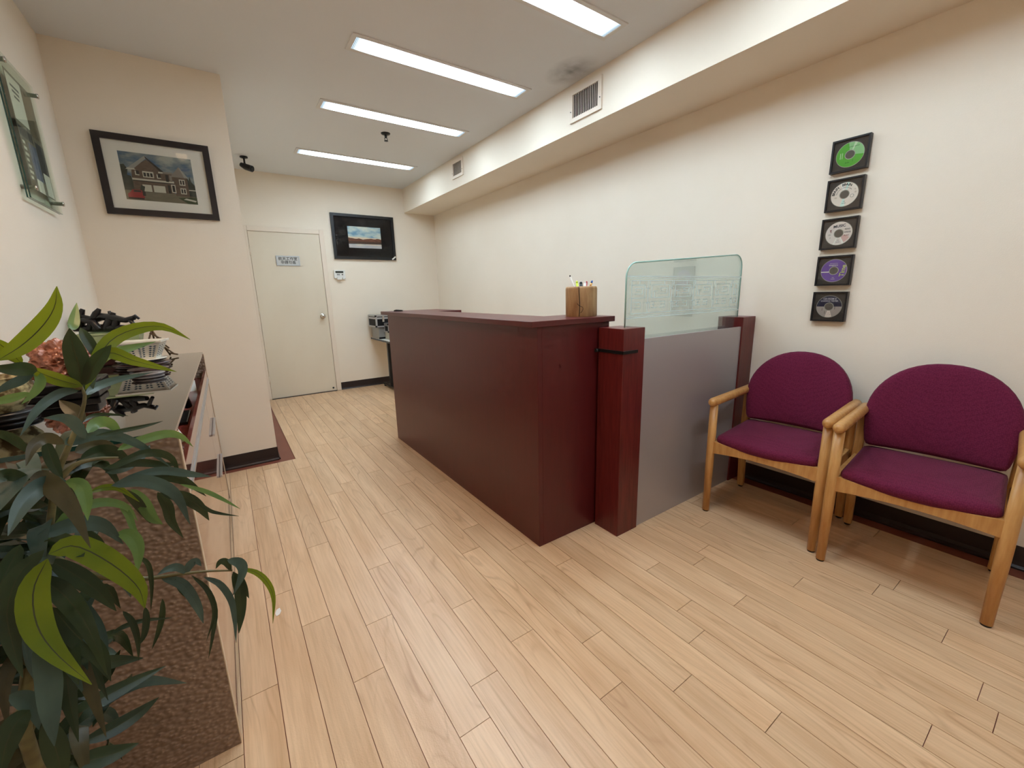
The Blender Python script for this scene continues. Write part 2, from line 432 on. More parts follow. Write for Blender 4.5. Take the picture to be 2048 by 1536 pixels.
# ------------------------------------------------------------------ ceiling fixtures
def diffuser_material():
    m = bpy.data.materials.new('prismatic_diffuser'); m.use_nodes = True
    nt = m.node_tree; nt.nodes.clear(); L = nt.links.new; N = nt.nodes.new
    o = N('ShaderNodeOutputMaterial'); e = N('ShaderNodeEmission'); L(e.outputs[0], o.inputs['Surface'])
    e.inputs['Color'].default_value = (0.74, 0.92, 1.06, 1)
    tc = N('ShaderNodeTexCoord'); sx = N('ShaderNodeSeparateXYZ'); L(tc.outputs['Object'], sx.inputs[0])
    def M_(op, a, b=None):
        n = N('ShaderNodeMath'); n.operation = op
        for i, v in enumerate((a, b)):
            if v is None: continue
            if isinstance(v, (int, float)): n.inputs[i].default_value = v
            else: L(v, n.inputs[i])
        return n.outputs[0]
    # tube inside stops short of the ends: softer ends
    ax = M_('ABSOLUTE', sx.outputs['X'])
    mr = N('ShaderNodeMapRange'); mr.interpolation_type = 'SMOOTHSTEP'
    L(ax, mr.inputs['Value']); mr.inputs['From Min'].default_value = 0.38; mr.inputs['From Max'].default_value = 0.60
    mr.inputs['To Min'].default_value = 1.0; mr.inputs['To Max'].default_value = 0.018
    dots = M_('MULTIPLY', M_('SINE', M_('MULTIPLY', sx.outputs['X'], 2*PI/.0148)), M_('SINE', M_('MULTIPLY', sx.outputs['Y'], 2*PI/.0148)))
    dm = N('ShaderNodeMapRange'); L(M_('ABSOLUTE', dots), dm.inputs['Value']); dm.inputs['From Min'].default_value = .35; dm.inputs['From Max'].default_value = .55
    dm.inputs['To Min'].default_value = 1.0; dm.inputs['To Max'].default_value = 0.012
    L(M_('MULTIPLY', M_('MULTIPLY', mr.outputs[0], dm.outputs[0]), LAMP), e.inputs['Strength'])
    return m
LAMP = 60.0
diff_m = diffuser_material()
fix_frame = mat('fixture_trim', (222, 220, 216), 0.5)
XL0, XL1 = 0.849, 2.052
def light_fixture(y, label):
    cx = (XL0+XL1)/2
    t = thing('ceiling_light', label, 'ceiling light', (cx, y, ZC), 0, 'long recessed ceiling lights')
    obj('frame', MB().ring_frame((XL0-.028, y-.092), (XL1+.028, y+.092), .026, ZC-.007, ZC-.0003, 'z'), fix_frame, t)
    obj('diffuser', MB().box(XL0, XL1, y-.066, y+.066, ZC-.004, ZC-.0006), diff_m, t)
for y, lab in ((4.948, 'long narrow ceiling light farthest from the camera, nearest the door'),
               (3.722, 'long ceiling light with the sprinkler head just behind it'),
               (2.786, 'long ceiling light with dotted lens, second from the camera in view'),
               (1.900, 'long ceiling light cut off by the top edge of the picture'),
               (0.950, 'long ceiling light just outside the top of the picture'),
               (-0.100, 'long ceiling light behind the camera')):
    light_fixture(y, lab)

def downlight(x, y, label, power):
    t = thing('downlight', label, 'downlight', (x, y, ZC), 0, 'round warm downlights')
    obj('trim_ring', MB().lathe([(.048,-.0005),(.062,-.0005),(.062,-.006),(.05,-.008),(.046,-.004)], (x, y, ZC), 28), fix_frame, t)
    obj('lamp', MB().lathe([(0,-.003),(.045,-.003),(.045,-.0006),(0,-.0006)], (x, y, ZC), 24), mat('warm_lamp', (255, 196, 140), .5, emit=(255, 196, 128), strength=80.0), t)
    ld = bpy.data.lights.new('spot', 'SPOT'); ld.energy = power; ld.color = (1.0, .66, .40); ld.spot_size = math.radians(156); ld.spot_blend = .7; ld.shadow_soft_size = .045
    lo = bpy.data.objects.new('spot_beam', ld); COL.objects.link(lo); lo.parent = t; lo.location = (0, 0, -.02)
downlight(-.12, 1.60, 'round warm downlight nearer the corner block, over the display case', SPOT)
downlight(-.14, 1.02, 'round warm downlight nearer the camera, over the plant', SPOT)

def sprinkler():
    x, y = 1.45, 4.062
    t = thing('sprinkler', 'dark sprinkler head hanging from the ceiling between two lights', 'sprinkler', (x, y, ZC))
    obj('escutcheon', MB().lathe([(0,0),(.042,0),(.038,-.008),(.02,-.014),(0,-.014)], (x, y, ZC-.0004), 24), dark_metal, t, smooth=50)
    mb = MB().lathe([(.012,-.014),(.012,-.03),(.008,-.034),(.008,-.04),(0,-.04)], (x, y, ZC), 12)
    for s in (-1, 1): mb.tube([(x+s*.008, y, ZC-.036), (x+s*.014, y, ZC-.048), (x+s*.004, y, ZC-.062)], .003, 6)
    obj('body', mb, dark_metal, t)
    obj('deflector', MB().lathe([(0,-.062),(.018,-.062),(.018,-.065),(0,-.065)], (x, y, ZC), 16), dark_metal, t)
sprinkler()

def cctv():
    x, y = 0.405, 5.42
    t = thing('security_camera', 'small black security camera hanging from the ceiling above the door', 'camera', (x, y, ZC))
    obj('mount', MB().lathe([(0,0),(.036,0),(.036,-.012),(.012,-.02),(0,-.02)], (x, y, ZC-.0004), 20), black_m, t, smooth=40)
    obj('arm', MB().tube([(x, y, ZC-.015), (x, y, ZC-.06), (x+.012, y-.01, ZC-.085)], .009, 10), black_m, t)
    c = obj('housing', MB().tube([(x-.03, y+.025, ZC-.075), (x+.005, y-.01, ZC-.1), (x+.055, y-.06, ZC-.125)], [.022, .031, .031], 18), black_m, t, smooth=40)
    obj('lens', MB().tube([(x+.0555, y-.0605, ZC-.12525), (x+.059, y-.064, ZC-.127)], [.02, .017], 16), mat('lens_glass', (12, 12, 16), .05), c)
cctv()

def vent(y0, y1, z0, z1, label, n):
    t = thing('air_vent', label, 'vent', (XB, (y0+y1)/2, z0), 0, 'wall vents in the bulkhead')
    w = .028
    obj('frame', MB().ring_frame((y0, z0), (y1, z1), w, XB-.014, XB-.0004, 'x'), white_pl if False else trim_m, t)
    obj('duct_opening', MB().box(XB-.003, XB-.0005, y0+w, y1-w, z0+w, z1-w), mat('duct_dark', (70, 64, 56), .8), t)
    for k in range(n):
        yy = y0+w+(y1-y0-2*w)*(k+.5)/n
        o = obj('louvre', MB().prism([(XB-.012, yy-.004), (XB-.0105, yy-.0055), (XB-.0035, yy+.004), (XB-.005, yy+.0055)], 'z', z0+w-.002, z1-w+.002), trim_m, t)
    for yy in (y0+.012, y1-.012):
        obj('screw', MB().lathe([(0,-.0155),(.004,-.0155),(.004,-.0135),(0,-.0135)], (XB, yy, (z0+z1)/2-.03), 8, axis='x'), dark_metal, t)
vent(2.196, 2.505, 2.443, 2.648, 'larger white air vent in the bulkhead, nearer the camera', 15)
vent(4.155, 4.402, 2.480, 2.656, 'smaller white air vent in the bulkhead, near the back wall', 11)

# ------------------------------------------------------------------ reception desk
def desk():
    x0, x1, y0, y1, zt = 1.139, 1.600, 1.454, 3.500, 1.094
    t = thing('reception_desk', 'tall dark red mahogany reception counter in the middle of the room', 'reception desk', (1.35, 2.45, 0))
    obj('front_panel', MB().box(x0, x0+.025, y0, y1, 0, zt, .0015), mahog, t)
    obj('end_panel', MB().box(x0+.0252, x1, y0, y0+.025, 0, zt, .0015), mahog, t)
    obj('end_panel', MB().box(x0+.0252, x1, y1-.025, y1, 0, zt, .0015), mahog, t)
    a0, a1, b0, b1 = 1.098, 1.624, 1.437, 3.548
    out = [(a0,b0),(a1,b0),(a1,1.73),(1.40,1.73),(1.40,3.06),(1.61,3.06),(1.61,b1),(a0,b1)]
    mb = MB().prism(out, 'z', zt+.0003, 1.121)
    bmesh.ops.bevel(mb.bm, geom=[e for e in mb.bm.edges], offset=.002, segments=1, affect='EDGES')
    obj('countertop', mb, mahog, t)
    obj('ledge_support', MB().box(1.375, 1.399, y0+.0255, y1-.0255, .74, zt, .001), mahog, t)
    obj('work_surface', MB().box(x0+.0255, 1.80, y0+.30, y1-.0255, .715, .739, .002), mahog, t)
    obj('leg', MB().box(1.775, 1.798, y0+.32, y1-.06, 0, .7148, .001), mahog, t)
desk()

def desk_pad():
    tag(obj('tape_dispenser', MB().prism([(0,0),(.075,0),(.07,.009),(.02,.014),(.004,.01)], 'y', 0, .035), black_m), 'flat black gadget lying on the far corner of the reception counter', 'gadget')
    o = bpy.data.objects['tape_dispenser']; o.name = 'desk_gadget'; o.location = (1.16, 3.40, 1.1213)
    o.rotation_euler = (0, 0, -.5)
desk_pad()

def pencil_holder():
    cx, cy, z0, h, r = 1.523, 1.575, 1.1213, .148, .086
    t = thing('pencil_holder', 'chunky wooden log pencil holder with a dark crack on the reception counter', 'pencil holder', (cx, cy, z0))
    wood = mat('driftwood', (186, 150, 104), .6, bump=(14, .5, (5,5,1)), vary=(9, (136, 98, 62), (4,4,.9), .22))
    mb = MB(); n = 40; rings = []
    for z, k in ((0,.985),(.003,1),(h*.5,1.0),(h-.012,1.0),(h-.003,.975),(h,.93),(h,.55),(h-.06,.5)):
        ring = []
        for i in range(n):
            a = 2*PI*i/n
            rr = r*k*(1+.045*math.sin(2*a+.4)+.028*math.sin(3*a+1.3)+.012*math.sin(7*a+z*12))
            ring.append(mb.bm.verts.new((cx+rr*math.cos(a), cy+rr*math.sin(a)*.92, z0+z)))
        rings.append(ring)
    for a, b in zip(rings, rings[1:]):
        for i in range(n): mb.bm.faces.new((a[i], a[(i+1)%n], b[(i+1)%n], b[i]))
    mb.bm.faces.new(rings[0][::-1]); mb.bm.faces.new(rings[-1])
    body = obj('body', mb, wood, t, smooth=50)
    dk = mat('crack_dark', (38, 26, 18), .9)
    # direction towards the room: crack and carved mark on the side facing the door side
    def surf(a, z, off=0.0):
        rr = r*(1+.045*math.sin(2*a+.4)+.028*math.sin(3*a+1.3)+.012*math.sin(7*a+z*12))+off
        return (cx+rr*math.cos(a), cy+rr*math.sin(a)*.92, z0+z)
    a0 = math.radians(-139)
    obj('crack', MB().tube([surf(a0+.03*math.sin(z*30), z) for z in [h*.01+k*h*.97/8 for k in range(9)]], .0022, 6), dk, t)
    obj('carved_mark', MB().tube([surf(a0+.1*d, z) for d, z in ((-1.2,.066),(-.4,.058),(.5,.052),(1.8,.048),(2.2,.04),(1.6,.026),(.8,.02))], .0012, 5), dk, t)
    top = z0+h
    def pen(name, label, cat, p0, p1, r_, m, tipm=None, tip=.012):
        p0 = Vector(p0); p1 = Vector(p1); d = (p1-p0).normalized()
        e = thing(name, label, cat, tuple(p0), 0, 'pens in the log holder')
        obj('barrel', MB().tube([p0, p1], r_, 10), m, e)
        obj('cap', MB().tube([p1+d*.0002, p1+d*tip*.7, p1+d*tip], [r_*.98, r_*.85, r_*.35], 10), tipm or m, e)
    b = z0+h-.058
    c2 = lambda dx, dy, z: (cx+dx, cy+dy, z)
    # across direction seen from the camera: (+.825,-.565)
    A = lambda s, d, z: (cx+.825*s+.565*d, cy-.565*s+.825*d, z)
    pen('pen', 'white pen leaning far to the left out of the log pencil holder', 'pen', A(-.018,0,b), A(-.058,.004,top+.05), .0042, white_pl, dark_metal, .008)
    pen('highlighter', 'yellow green highlighter in the log pencil holder', 'highlighter', A(-.012,.012,b), A(-.022,.014,top+.018), .0065, mat('lime_plastic', (206, 226, 70), .4), None, .012)
    pen('marker', 'black capped marker in the log pencil holder', 'marker', A(-.002,-.01,b), A(-.006,-.012,top+.014), .0085, mat('black_plastic', (22,22,24), .35), None, .01)
    pen('marker', 'short white marker in the log pencil holder', 'marker', A(.01,-.008,b), A(.016,-.01,top+.016), .0065, white_pl, None, .006)
    pen('pencil', 'red pencil in the log pencil holder', 'pencil', A(.014,.008,b), A(.026,.008,top+.018), .0045, mat('red_paint', (196, 44, 54), .4), None, .008)
    pen('pencil', 'blue tipped yellow pencil in the log pencil holder', 'pencil', A(.024,.004,b), A(.05,.004,top+.016), .0055, mat('pencil_yellow', (214, 158, 62), .45), mat('pencil_blue', (52, 106, 190), .4), .014)
    pen('pencil', 'brown wooden pencil beside the blue tipped one in the log holder', 'pencil', A(.02,-.012,b), A(.042,-.013,top+.006), .004, mat('pencil_wood', (176, 128, 72), .5), None, .006)
pencil_holder()

# ------------------------------------------------------------------ privacy screen: two posts, grey panel, frosted glass
def screen():
    t = thing('privacy_screen', 'low screen of two red posts, satin grey panel and green etched glass', 'screen', (2.13, 1.36, 0))
    p = obj('post', MB().box(1.513, 1.666, 1.284, 1.441, 0, 1.069, .002), mahog_post, t)
    q = obj('post', MB().box(2.592, 2.7415, 1.284, 1.441, 0, 1.069, .002), mahog_post, t)
    st = MB()
    st.box(1.5075, 1.5128, 1.279, 1.4405, .951, .966, .001); st.box(1.5075, 1.612, 1.2775, 1.2838, .951, .966, .001)
    st.tube([(1.507, 1.437, .958), (1.489, 1.437, .958)], .009, 10)
    obj('metal_band', st, dark_metal, p)
    obj('grey_panel', MB().box(1.6665, 2.5915, 1.292, 1.304, 0, 1.012, .001), panel_m, t)
    # glass outline (x,z)
    zL, zR, r = 1.374, 1.436, .07
    xa, xb = 1.588, 2.632
    pts = [(xa, 1.0695), (1.6665, 1.0695), (1.6665, .985), (2.5915, .985), (2.5915, 1.0695), (xb, 1.0695)]
    for k in range(9):
        a = PI/2*k/8; pts.append((xb-r+r*math.cos(a), zR-r+r*math.sin(a)))
    for k in range(9):
        a = PI/2+PI/2*k/8; pts.append((xa+r+r*math.cos(a), zL-r+r*math.sin(a)))
    y0, y1 = 1.339, 1.349
    mb = MB().prism(pts, 'y', y0, y1)
    g = obj('glass_pane', mb, [screen_glass], t)
    # polished edge
    edge = pts[5:]
    obj('polished_edge', MB().tube([(x, (y0+y1)/2, z) for x, z in [(xb, 1.0695)]+pts[6:]+[(xa, 1.0695)]], .0036, 6), mat('glass_rim', (160, 200, 192), .15, spec=.6), g)
    # etched fretwork on the near face
    e = MB(); yy0, yy1 = y0-.0012, y0-.0001
    def H(xs, xe, z, w=.0042): e.box(xs, xe, yy0, yy1, z-w/2, z+w/2)
    def V(x, zs, ze, w=.0042): e.box(x-w/2, x+w/2, yy0, yy1, zs, ze)
    H(xa+.003, xb-.003, 1.309, .006); H(xa+.003, xb-.003, 1.112, .006); H(xa+.02, xb-.02, 1.300, .003); H(xa+.02, xb-.02, 1.121, .003)
    L0, L1 = xa+.035, xb-.035
    H(L0, L1, 1.290); H(L0, L1, 1.132); V(L0, 1.132, 1.290); V(L1, 1.132, 1.290)
    n = 5; cw = (L1-L0)/n
    for k in range(n):
        x = L0+cw*k
        f = lambda u: x+cw*u
        H(f(.0), f(.52), 1.268); H(f(.0), f(.52), 1.206); V(f(.52), 1.206, 1.268)
        H(f(.12), f(.4), 1.252); H(f(.12), f(.4), 1.226); V(f(.4), 1.226, 1.252); V(f(.16), 1.238, 1.252); H(f(.16), f(.34), 1.239, .003)
        H(f(.12), f(.34), 1.186); H(f(.16), f(.34), 1.172, .003); H(f(.12), f(.34), 1.156); V(f(.34), 1.156, 1.186)
        V(f(.62), 1.132, 1.29); H(f(.56), f(.7), 1.252); H(f(.56), f(.7), 1.182); V(f(.7), 1.15, 1.182)
        V(f(.78), 1.206, 1.268); H(f(.78), f(1.0), 1.268); H(f(.78), f(.98), 1.206); H(f(.84), f(1.0), 1.238); V(f(.9), 1.206, 1.238)
        H(f(.76), f(.98), 1.186); H(f(.76), f(.98), 1.156); V(f(.86), 1.156, 1.186); H(f(.8), f(.94), 1.172, .003)
        V(f(.3), 1.268, 1.29); V(f(.7), 1.268, 1.29)
    obj('etched_fretwork', e, etch_m, g)
screen()

# ------------------------------------------------------------------ waiting chairs
def cushion(outline, layers, mapf):
    """closed pad: outline scaled by layer factor at layer height, mapped to 3D"""
    mb = MB(); rings = []
    cx = sum(p[0] for p in outline)/len(outline); cy = sum(p[1] for p in outline)/len(outline)
    for inset, h in layers:
        rings.append([mb.bm.verts.new(mapf(p[0]-(p[0]-cx)*inset/max(.05, math.hypot(p[0]-cx, p[1]-cy)), p[1]-(p[1]-cy)*inset/max(.05, math.hypot(p[0]-cx, p[1]-cy)), h)) for p in outline])
    n = len(outline)
    for a, b in zip(rings, rings[1:]):
        for i in range(n):
            f = mb.bm.faces.new((a[i], a[(i+1)%n], b[(i+1)%n], b[i])); f.smooth = True
    for ring, h in ((rings[0], layers[0][1]), (rings[-1], layers[-1][1])):
        c = mb.bm.verts.new(mapf(cx, cy, h))
        for i in range(n):
            f = mb.bm.faces.new((ring[i], ring[(i+1)%n], c)); f.smooth = True
    return mb

def make_chair():
    t = thing('waiting_chair', 'x', 'chair', (0,0,0), 0, 'waiting chairs along the right wall')
    hw = .256
    for s in (-1, 1):
        l = obj('leg', MB().tube([(s*hw,0,.008),(s*hw,0,.3),(s*hw,0,.628)], [.0175,.021,.0205], 20), oak, t, local=True)
        obj('glide', MB().lathe([(.0,0),(.015,0),(.016,.0078),(0,.0078)], (s*hw,0,0), 16), glide_m, l, local=True)
        # rear leg: swept rectangular section
        mb = MB(); sec = []
        for z, y, w, d in ((.008,.462,.034,.030),(.2,.447,.036,.034),(.40,.437,.038,.042),(.628,.448,.036,.05)):
            sec.append([mb.bm.verts.new((s*hw+a*w/2, y+b*d/2, z)) for a, b in ((-1,-1),(1,-1),(1,1),(-1,1))])
        for a, b in zip(sec, sec[1:]):
            for i in range(4): mb.bm.faces.new((a[i], a[(i+1)%4], b[(i+1)%4], b[i]))
        mb.bm.faces.new(sec[0][::-1]); mb.bm.faces.new(sec[-1])
        bmesh.ops.bevel(mb.bm, geom=list(mb.bm.edges), offset=.004, segments=2, affect='EDGES')
        l = obj('leg', mb, oak, t, local=True, smooth=40)
        obj('glide', MB().lathe([(.0,0),(.013,0),(.014,.0078),(0,.0078)], (s*hw,.462,0), 16), glide_m, l, local=True)
        obj('armrest', MB().tube([(s*hw,-.018,.645),(s*hw,.2,.646),(s*hw,.45,.648)], .0235, 20, round_ends=True), oak, t, local=True)
        obj('side_rail', MB().box(s*hw-.011, s*hw+.011, .017, .415, .352, .412, .003), oak, t, local=True)
    # front rail: arched top and bottom, gently bowed
    mb = MB(); n = 16; rows = []
    for i in range(n+1):
        u = -1+2*i/n; x = u*(hw-.017); bow = -.010*(1-u*u); arch = (1-u*u)
        zb, zt = .356+.020*arch, .424-.012*arch
        rows.append([mb.bm.verts.new((x, yy, zz)) for yy, zz in ((-.011+bow,zb),(.011+bow,zb),(.011+bow,zt),(-.011+bow,zt))])
    for a, b in zip(rows, rows[1:]):
        for i in range(4): mb.bm.faces.new((a[i], a[(i+1)%4], b[(i+1)%4], b[i]))
    mb.bm.faces.new(rows[0][::-1]); mb.bm.faces.new(rows[-1])
    obj('front_rail', mb, oak, t, local=True)
    obj('rear_rail', MB().box(-hw+.02, hw-.02, .425, .447, .36, .415, .003), oak, t, local=True)
    # seat
    out = []
    def arc(cx, cy, r, a0, a1, k=6):
        for i in range(k+1):
            a = math.radians(a0+(a1-a0)*i/k); out.append((cx+r*math.cos(a), cy+r*math.sin(a)))
    W = .234
    arc(W-.03, .395, .03, 0, 90); arc(-W+.03, .395, .03, 90, 180); arc(-W+.028, .022, .028, 180, 250)
    for i in range(1, 12):
        u = -1+2*i/12; out.append((u*(W-.03), -.006-.024*(1-u*u)))
    arc(W-.028, .022, .028, 290, 360)
    def seat_map(x, y, h):
        v = min(1.0, max(0.0, y/.42)); e = 1-(x/W)**2
        dip = -.016*max(0, (1-v)**3) if h > .03 else 0.0      # waterfall front
        return (x, y, .414+h + (.008 if h > .02 else 0)*e*4*v*(1-v) - .004*v + dip - .010*e*(1-v)*(1 if h < .03 else .25))
    obj('seat', cushion(out, [(.03,0),(.008,.002),(0,.014),(0,.040),(.006,.053),(.022,.060),(.07,.064),(.14,.066)], seat_map), fabric, t, local=True, smooth=80)
    # backrest: D shaped pad, curved and reclined
    o2 = []
    def P2(x, z): o2.append((x, z))
    hb, hm, ht = .228, .243, .415
    for i in range(9): P2(-hb+.02+(2*hb-.04)*i/8, 0)
    P2(hb-.006, .006); P2(hb+.003, .025)
    for z in (.07, .12, .165): P2(hb+(hm-hb)*min(1, z/.15)+.004, z)
    for i in range(1, 24):
        a = PI*i/24; c, s_ = math.cos(a), math.sin(a)
        P2(math.copysign(abs(c)**.92, c)*(hm+.005), .165+(ht-.165)*(s_**.98))
    for z in (.165, .12, .07): P2(-(hb+(hm-hb)*min(1, z/.15)+.004), z)
    P2(-hb-.003, .025); P2(-hb+.006, .006)
    def back_map(x, z, h):
        y = .405+.20*z - .040*(x/.25)**2 - h
        return (x, y, .482+z*.98 + h*.2 )
    obj('backrest', cushion(o2, [(.03,-.026),(.006,-.025),(0,-.018),(0,.006),(.006,.017),(.02,.023),(.06,.027),(.12,.029)], back_map), fabric, t, local=True, smooth=80)
    return t
ch = make_chair()
ch.location = (2.143, .907, 0); ch.rotation_euler = (0, 0, math.radians(4.6-90))
ch['label'] = 'burgundy upholstered oak armchair beside the grey screen panel'
c2 = copy_thing(ch, (2.142, .344, 0), math.radians(4.7-90))
c2['label'] = 'burgundy upholstered oak armchair at the right edge, nearer the camera'

# ------------------------------------------------------------------ disc frames on the right wall
def disc_frames():
    xf = 2.719
    specs = [(.980, .822, 1.8125, 1.9685, 'green'), (.980, .823, 1.623, 1.781, 'brain'), (.982, .824, 1.433, 1.589, 'music'),
             (.981, .823, 1.244, 1.399, 'time'), (.980, .823, 1.053, 1.211, 'navy')]
    labels = {'green': 'square black frame holding a green disc, topmost of the column',
              'brain': 'square black frame holding a pale disc lettered BRAIN BRAIN',
              'music': 'square black frame holding a silver disc lettered MUSIC',
              'time': 'square black frame holding a purple disc lettered Time',
              'navy': 'square black frame holding a navy and silver disc, lowest of the column'}
    hub = mat('disc_hub', (92, 84, 78), .3)
    rim = mat('disc_clear_rim', (206, 206, 196), .2, metal=.4)
    ink = mat('print_black', (26, 24, 26), .5)
    for y1, y0, z0, z1, kind in specs:
        cy, cz = (y0+y1)/2, (z0+z1)/2
        t = thing('framed_disc', labels[kind], 'framed disc', (XR, cy, z0), 0, 'column of framed discs on the right wall')
        obj('frame', MB().ring_frame((y0, z0), (y1, z1), .008, xf, XR-.0008, 'x'), black_m, t)
        obj('mat_board', MB().box(xf+.008, xf+.0095, y0+.008, y1-.008, z0+.008, z1-.008), mat_grey, t)
        R = .0585; xd = xf+.0078
        e = Vector((0, -1, 0)); u = Vector((0, 0, 1))    # right and up as seen from the room
        c = Vector((xd, cy, cz))
        def Q(a, r, lift=0): return c + e*(r*math.cos(a)) + u*(r*math.sin(a)) + Vector((-lift, 0, 0))
        def sector(mb, a0, a1, r0, r1, lift, mi=0):
            n = max(4, int(abs(a1-a0)/(2*PI)*64))
            for i in range(n):
                p, q = a0+(a1-a0)*i/n, a0+(a1-a0)*(i+1)/n
                mb.poly([Q(p, r0, lift), Q(p, r1, lift), Q(q, r1, lift), Q(q, r0, lift)], mi)
        pal = {'green': [(88, 176, 52), (150, 204, 140), (206, 226, 190)], 'brain': [(244, 230, 218), (250, 246, 240), (222, 244, 234)],
               'music': [(238, 226, 220), (250, 246, 240), (224, 184, 178)], 'time': [(112, 76, 164), (112, 76, 164), (226, 222, 216)],
               'navy': [(24, 26, 60), (172, 160, 156), (232, 218, 212)]}[kind]
        ms = [mat('disc_print_%s_%d' % (kind, i), p, .3, spec=.5) for i, p in enumerate(pal)]
        mb = MB()
        sector(mb, 0, 2*PI, .0205, R, 0, 0)
        d = obj('disc', mb, ms[0], t)
        for f in d.data.polygons: pass
        d2 = MB(); sector(d2, 0, 2*PI, R-.0012, R+.0006, .0002, 0); sector(d2, 0, 2*PI, .0190, .0218, .0002, 0)
        obj('rim', d2, rim, d)
        h = MB(); sector(h, 0, 2*PI, .0001, .0190, .0001, 0)
        obj('hub', h, hub, d)
        deg = math.radians
        tx = []; prints = []
        def patch(a0, a1, r0, r1, lift, mi):
            b_ = MB(); sector(b_, a0, a1, r0, r1, lift, 0); prints.append((b_, ms[mi]))
        def text(body, size, x, y, m=0, rot=0.0, bold=.01, key=None):
            ex = e*math.cos(rot)+u*math.sin(rot); ey = -e*math.sin(rot)+u*math.cos(rot)
            o = c+e*x+u*y+Vector((-.0005, 0, 0))
            tx.append((key or len(tx), m, text_mesh(body, size, bold), basis(o, ex, ey)))
        def arc_text(body, size, r, a_mid, span, bold=.02, m=0):
            n = len(body)
            for i, chx in enumerate(body):
                if chx == ' ': continue
                a = a_mid+span*(.5-(i+.5)/n)
                text(chx, size, r*math.cos(a), r*math.sin(a), m, a-PI/2, bold, body)
        inks = [ink]
        if kind == 'green':
            patch(deg(-8), deg(62), .0218, R-.0012, .0003, 1); patch(deg(62), deg(74), .0218, R-.0012, .0003, 2)
            patch(deg(74), deg(100), .0218, R-.0012, .0003, 1)
            inks = [mat('print_green', (40, 110, 30), .5), mat('print_pale', (214, 238, 196), .5)]
            text('number games', .0078, .012, .036, 0, deg(0)); text('kids', .011, -.008, -.036, 0); text('2', .012, .014, -.030, 0)
            text('||', .03, -.036, .002, 1, 0, 0)
        elif kind == 'brain':
            patch(deg(96), deg(112), .0218, R-.0012, .0003, 1); patch(deg(-104), deg(-84), .0218, R-.0012, .0003, 2)
            patch(deg(70), deg(84), .0218, R-.0012, .0003, 2)
            inks = [ink, mat('print_grey', (150, 146, 136), .5), mat('print_brown', (176, 150, 118), .5)]
            arc_text('BRAIN  BRAIN', .0165, .0475, deg(118), deg(122), .035)
            arc_text('Educational adventure game', .0062, .0345, deg(105), deg(140), .01)
            text('Full', .0062, .002, -.034); text('version', .0062, .002, -.042); text('CD', .008, -.036, -.012, 2, 0, .02)
            for aa, bb in (((.026,-.006),(.034,.008)), ((.034,.008),(.042,-.006))): pass
            text('O', .024, .033, -.012, 1, 0, -.008); text('o', .014, .046, .006, 2); text('o', .011, .043, .02, 2)
        elif kind == 'music':
            patch(deg(-112), deg(-104), .0218, R-.0012, .0003, 1); patch(deg(-70), deg(-62), .0218, R-.0012, .0003, 1)
            patch(deg(-60), deg(-25), .0218, R-.006, .0003, 2)
            inks = [mat('print_navy', (24, 22, 40), .5), mat('print_dark_brown', (74, 62, 52), .5), mat('print_red', (140, 44, 46), .5)]
            text('MUSIC', .0185, .0, .0365, 0, deg(4), .03)
            text('READ', .0095, .0365, .0185, 1, 0, .025); text('WRITE', .0095, .0375, .003, 1, 0, .025); text('PLAY', .0095, .0345, -.013, 2, 0, .025)
            text('¶', .016, -.036, .014, 2); text('CD', .0085, -.04, -.004, 1); text('?', .012, -.036, -.02, 1)
            text('Full', .0062, .0, -.034); text('version', .0062, .0, -.0425)
        elif kind == 'time':
            prints.append((MB().box(xd-.0005, xd-.0003, cy+.0215, cy+R-.0015, cz-.0085, cz-.0035), ms[2]))
            inks = [mat('print_cream', (222, 214, 206), .5), mat('print_yellow_green', (204, 212, 120), .5)]
            text('Time', .029, .040, -.002, 1, deg(84), .02)
            text('the search for', .0062, -.003, .037); text('Imaginary', .0105, -.004, .0285, 0, 0, .015)
            text('Full', .006, .0, -.036); text('version', .006, .0, -.0435)
        else:
            patch(deg(-180), deg(0), .0218, R-.0012, .0003, 1); patch(deg(-104), deg(-72), .0218, R-.0012, .0005, 2)
            inks = [mat('print_silver', (196, 194, 206), .4), mat('print_crimson', (150, 44, 60), .5), ink]
            text('CD-ROM II', .0125, .0, .041, 0, 0, .02); text('LOADING TESTER', .0098, -.001, .0295, 0, 0, .02)
            text('Full', .0062, .002, -.034, 1); text('version', .0062, .002, -.042, 1)
            text('|', .016, -.03, -.014, 2); text('|', .016, .027, -.006, 2, 0, .02); text('|', .016, -.017, -.03, 2)
        for b_, m_ in prints: obj('print', b_, m_, d)
        lines = {}
        for key, m_i, me, M_ in tx:
            lines.setdefault(key, (MB(), inks[m_i]))[0].merge(me, M_)
        for b_, m_ in lines.values(): obj('lettering', b_, m_, d, keep_normals=True)
        obj('glass', MB().box(xf+.0035, xf+.0045, y0+.0082, y1-.0082, z0+.0082, z1-.0082), pane_m, t)
disc_frames()

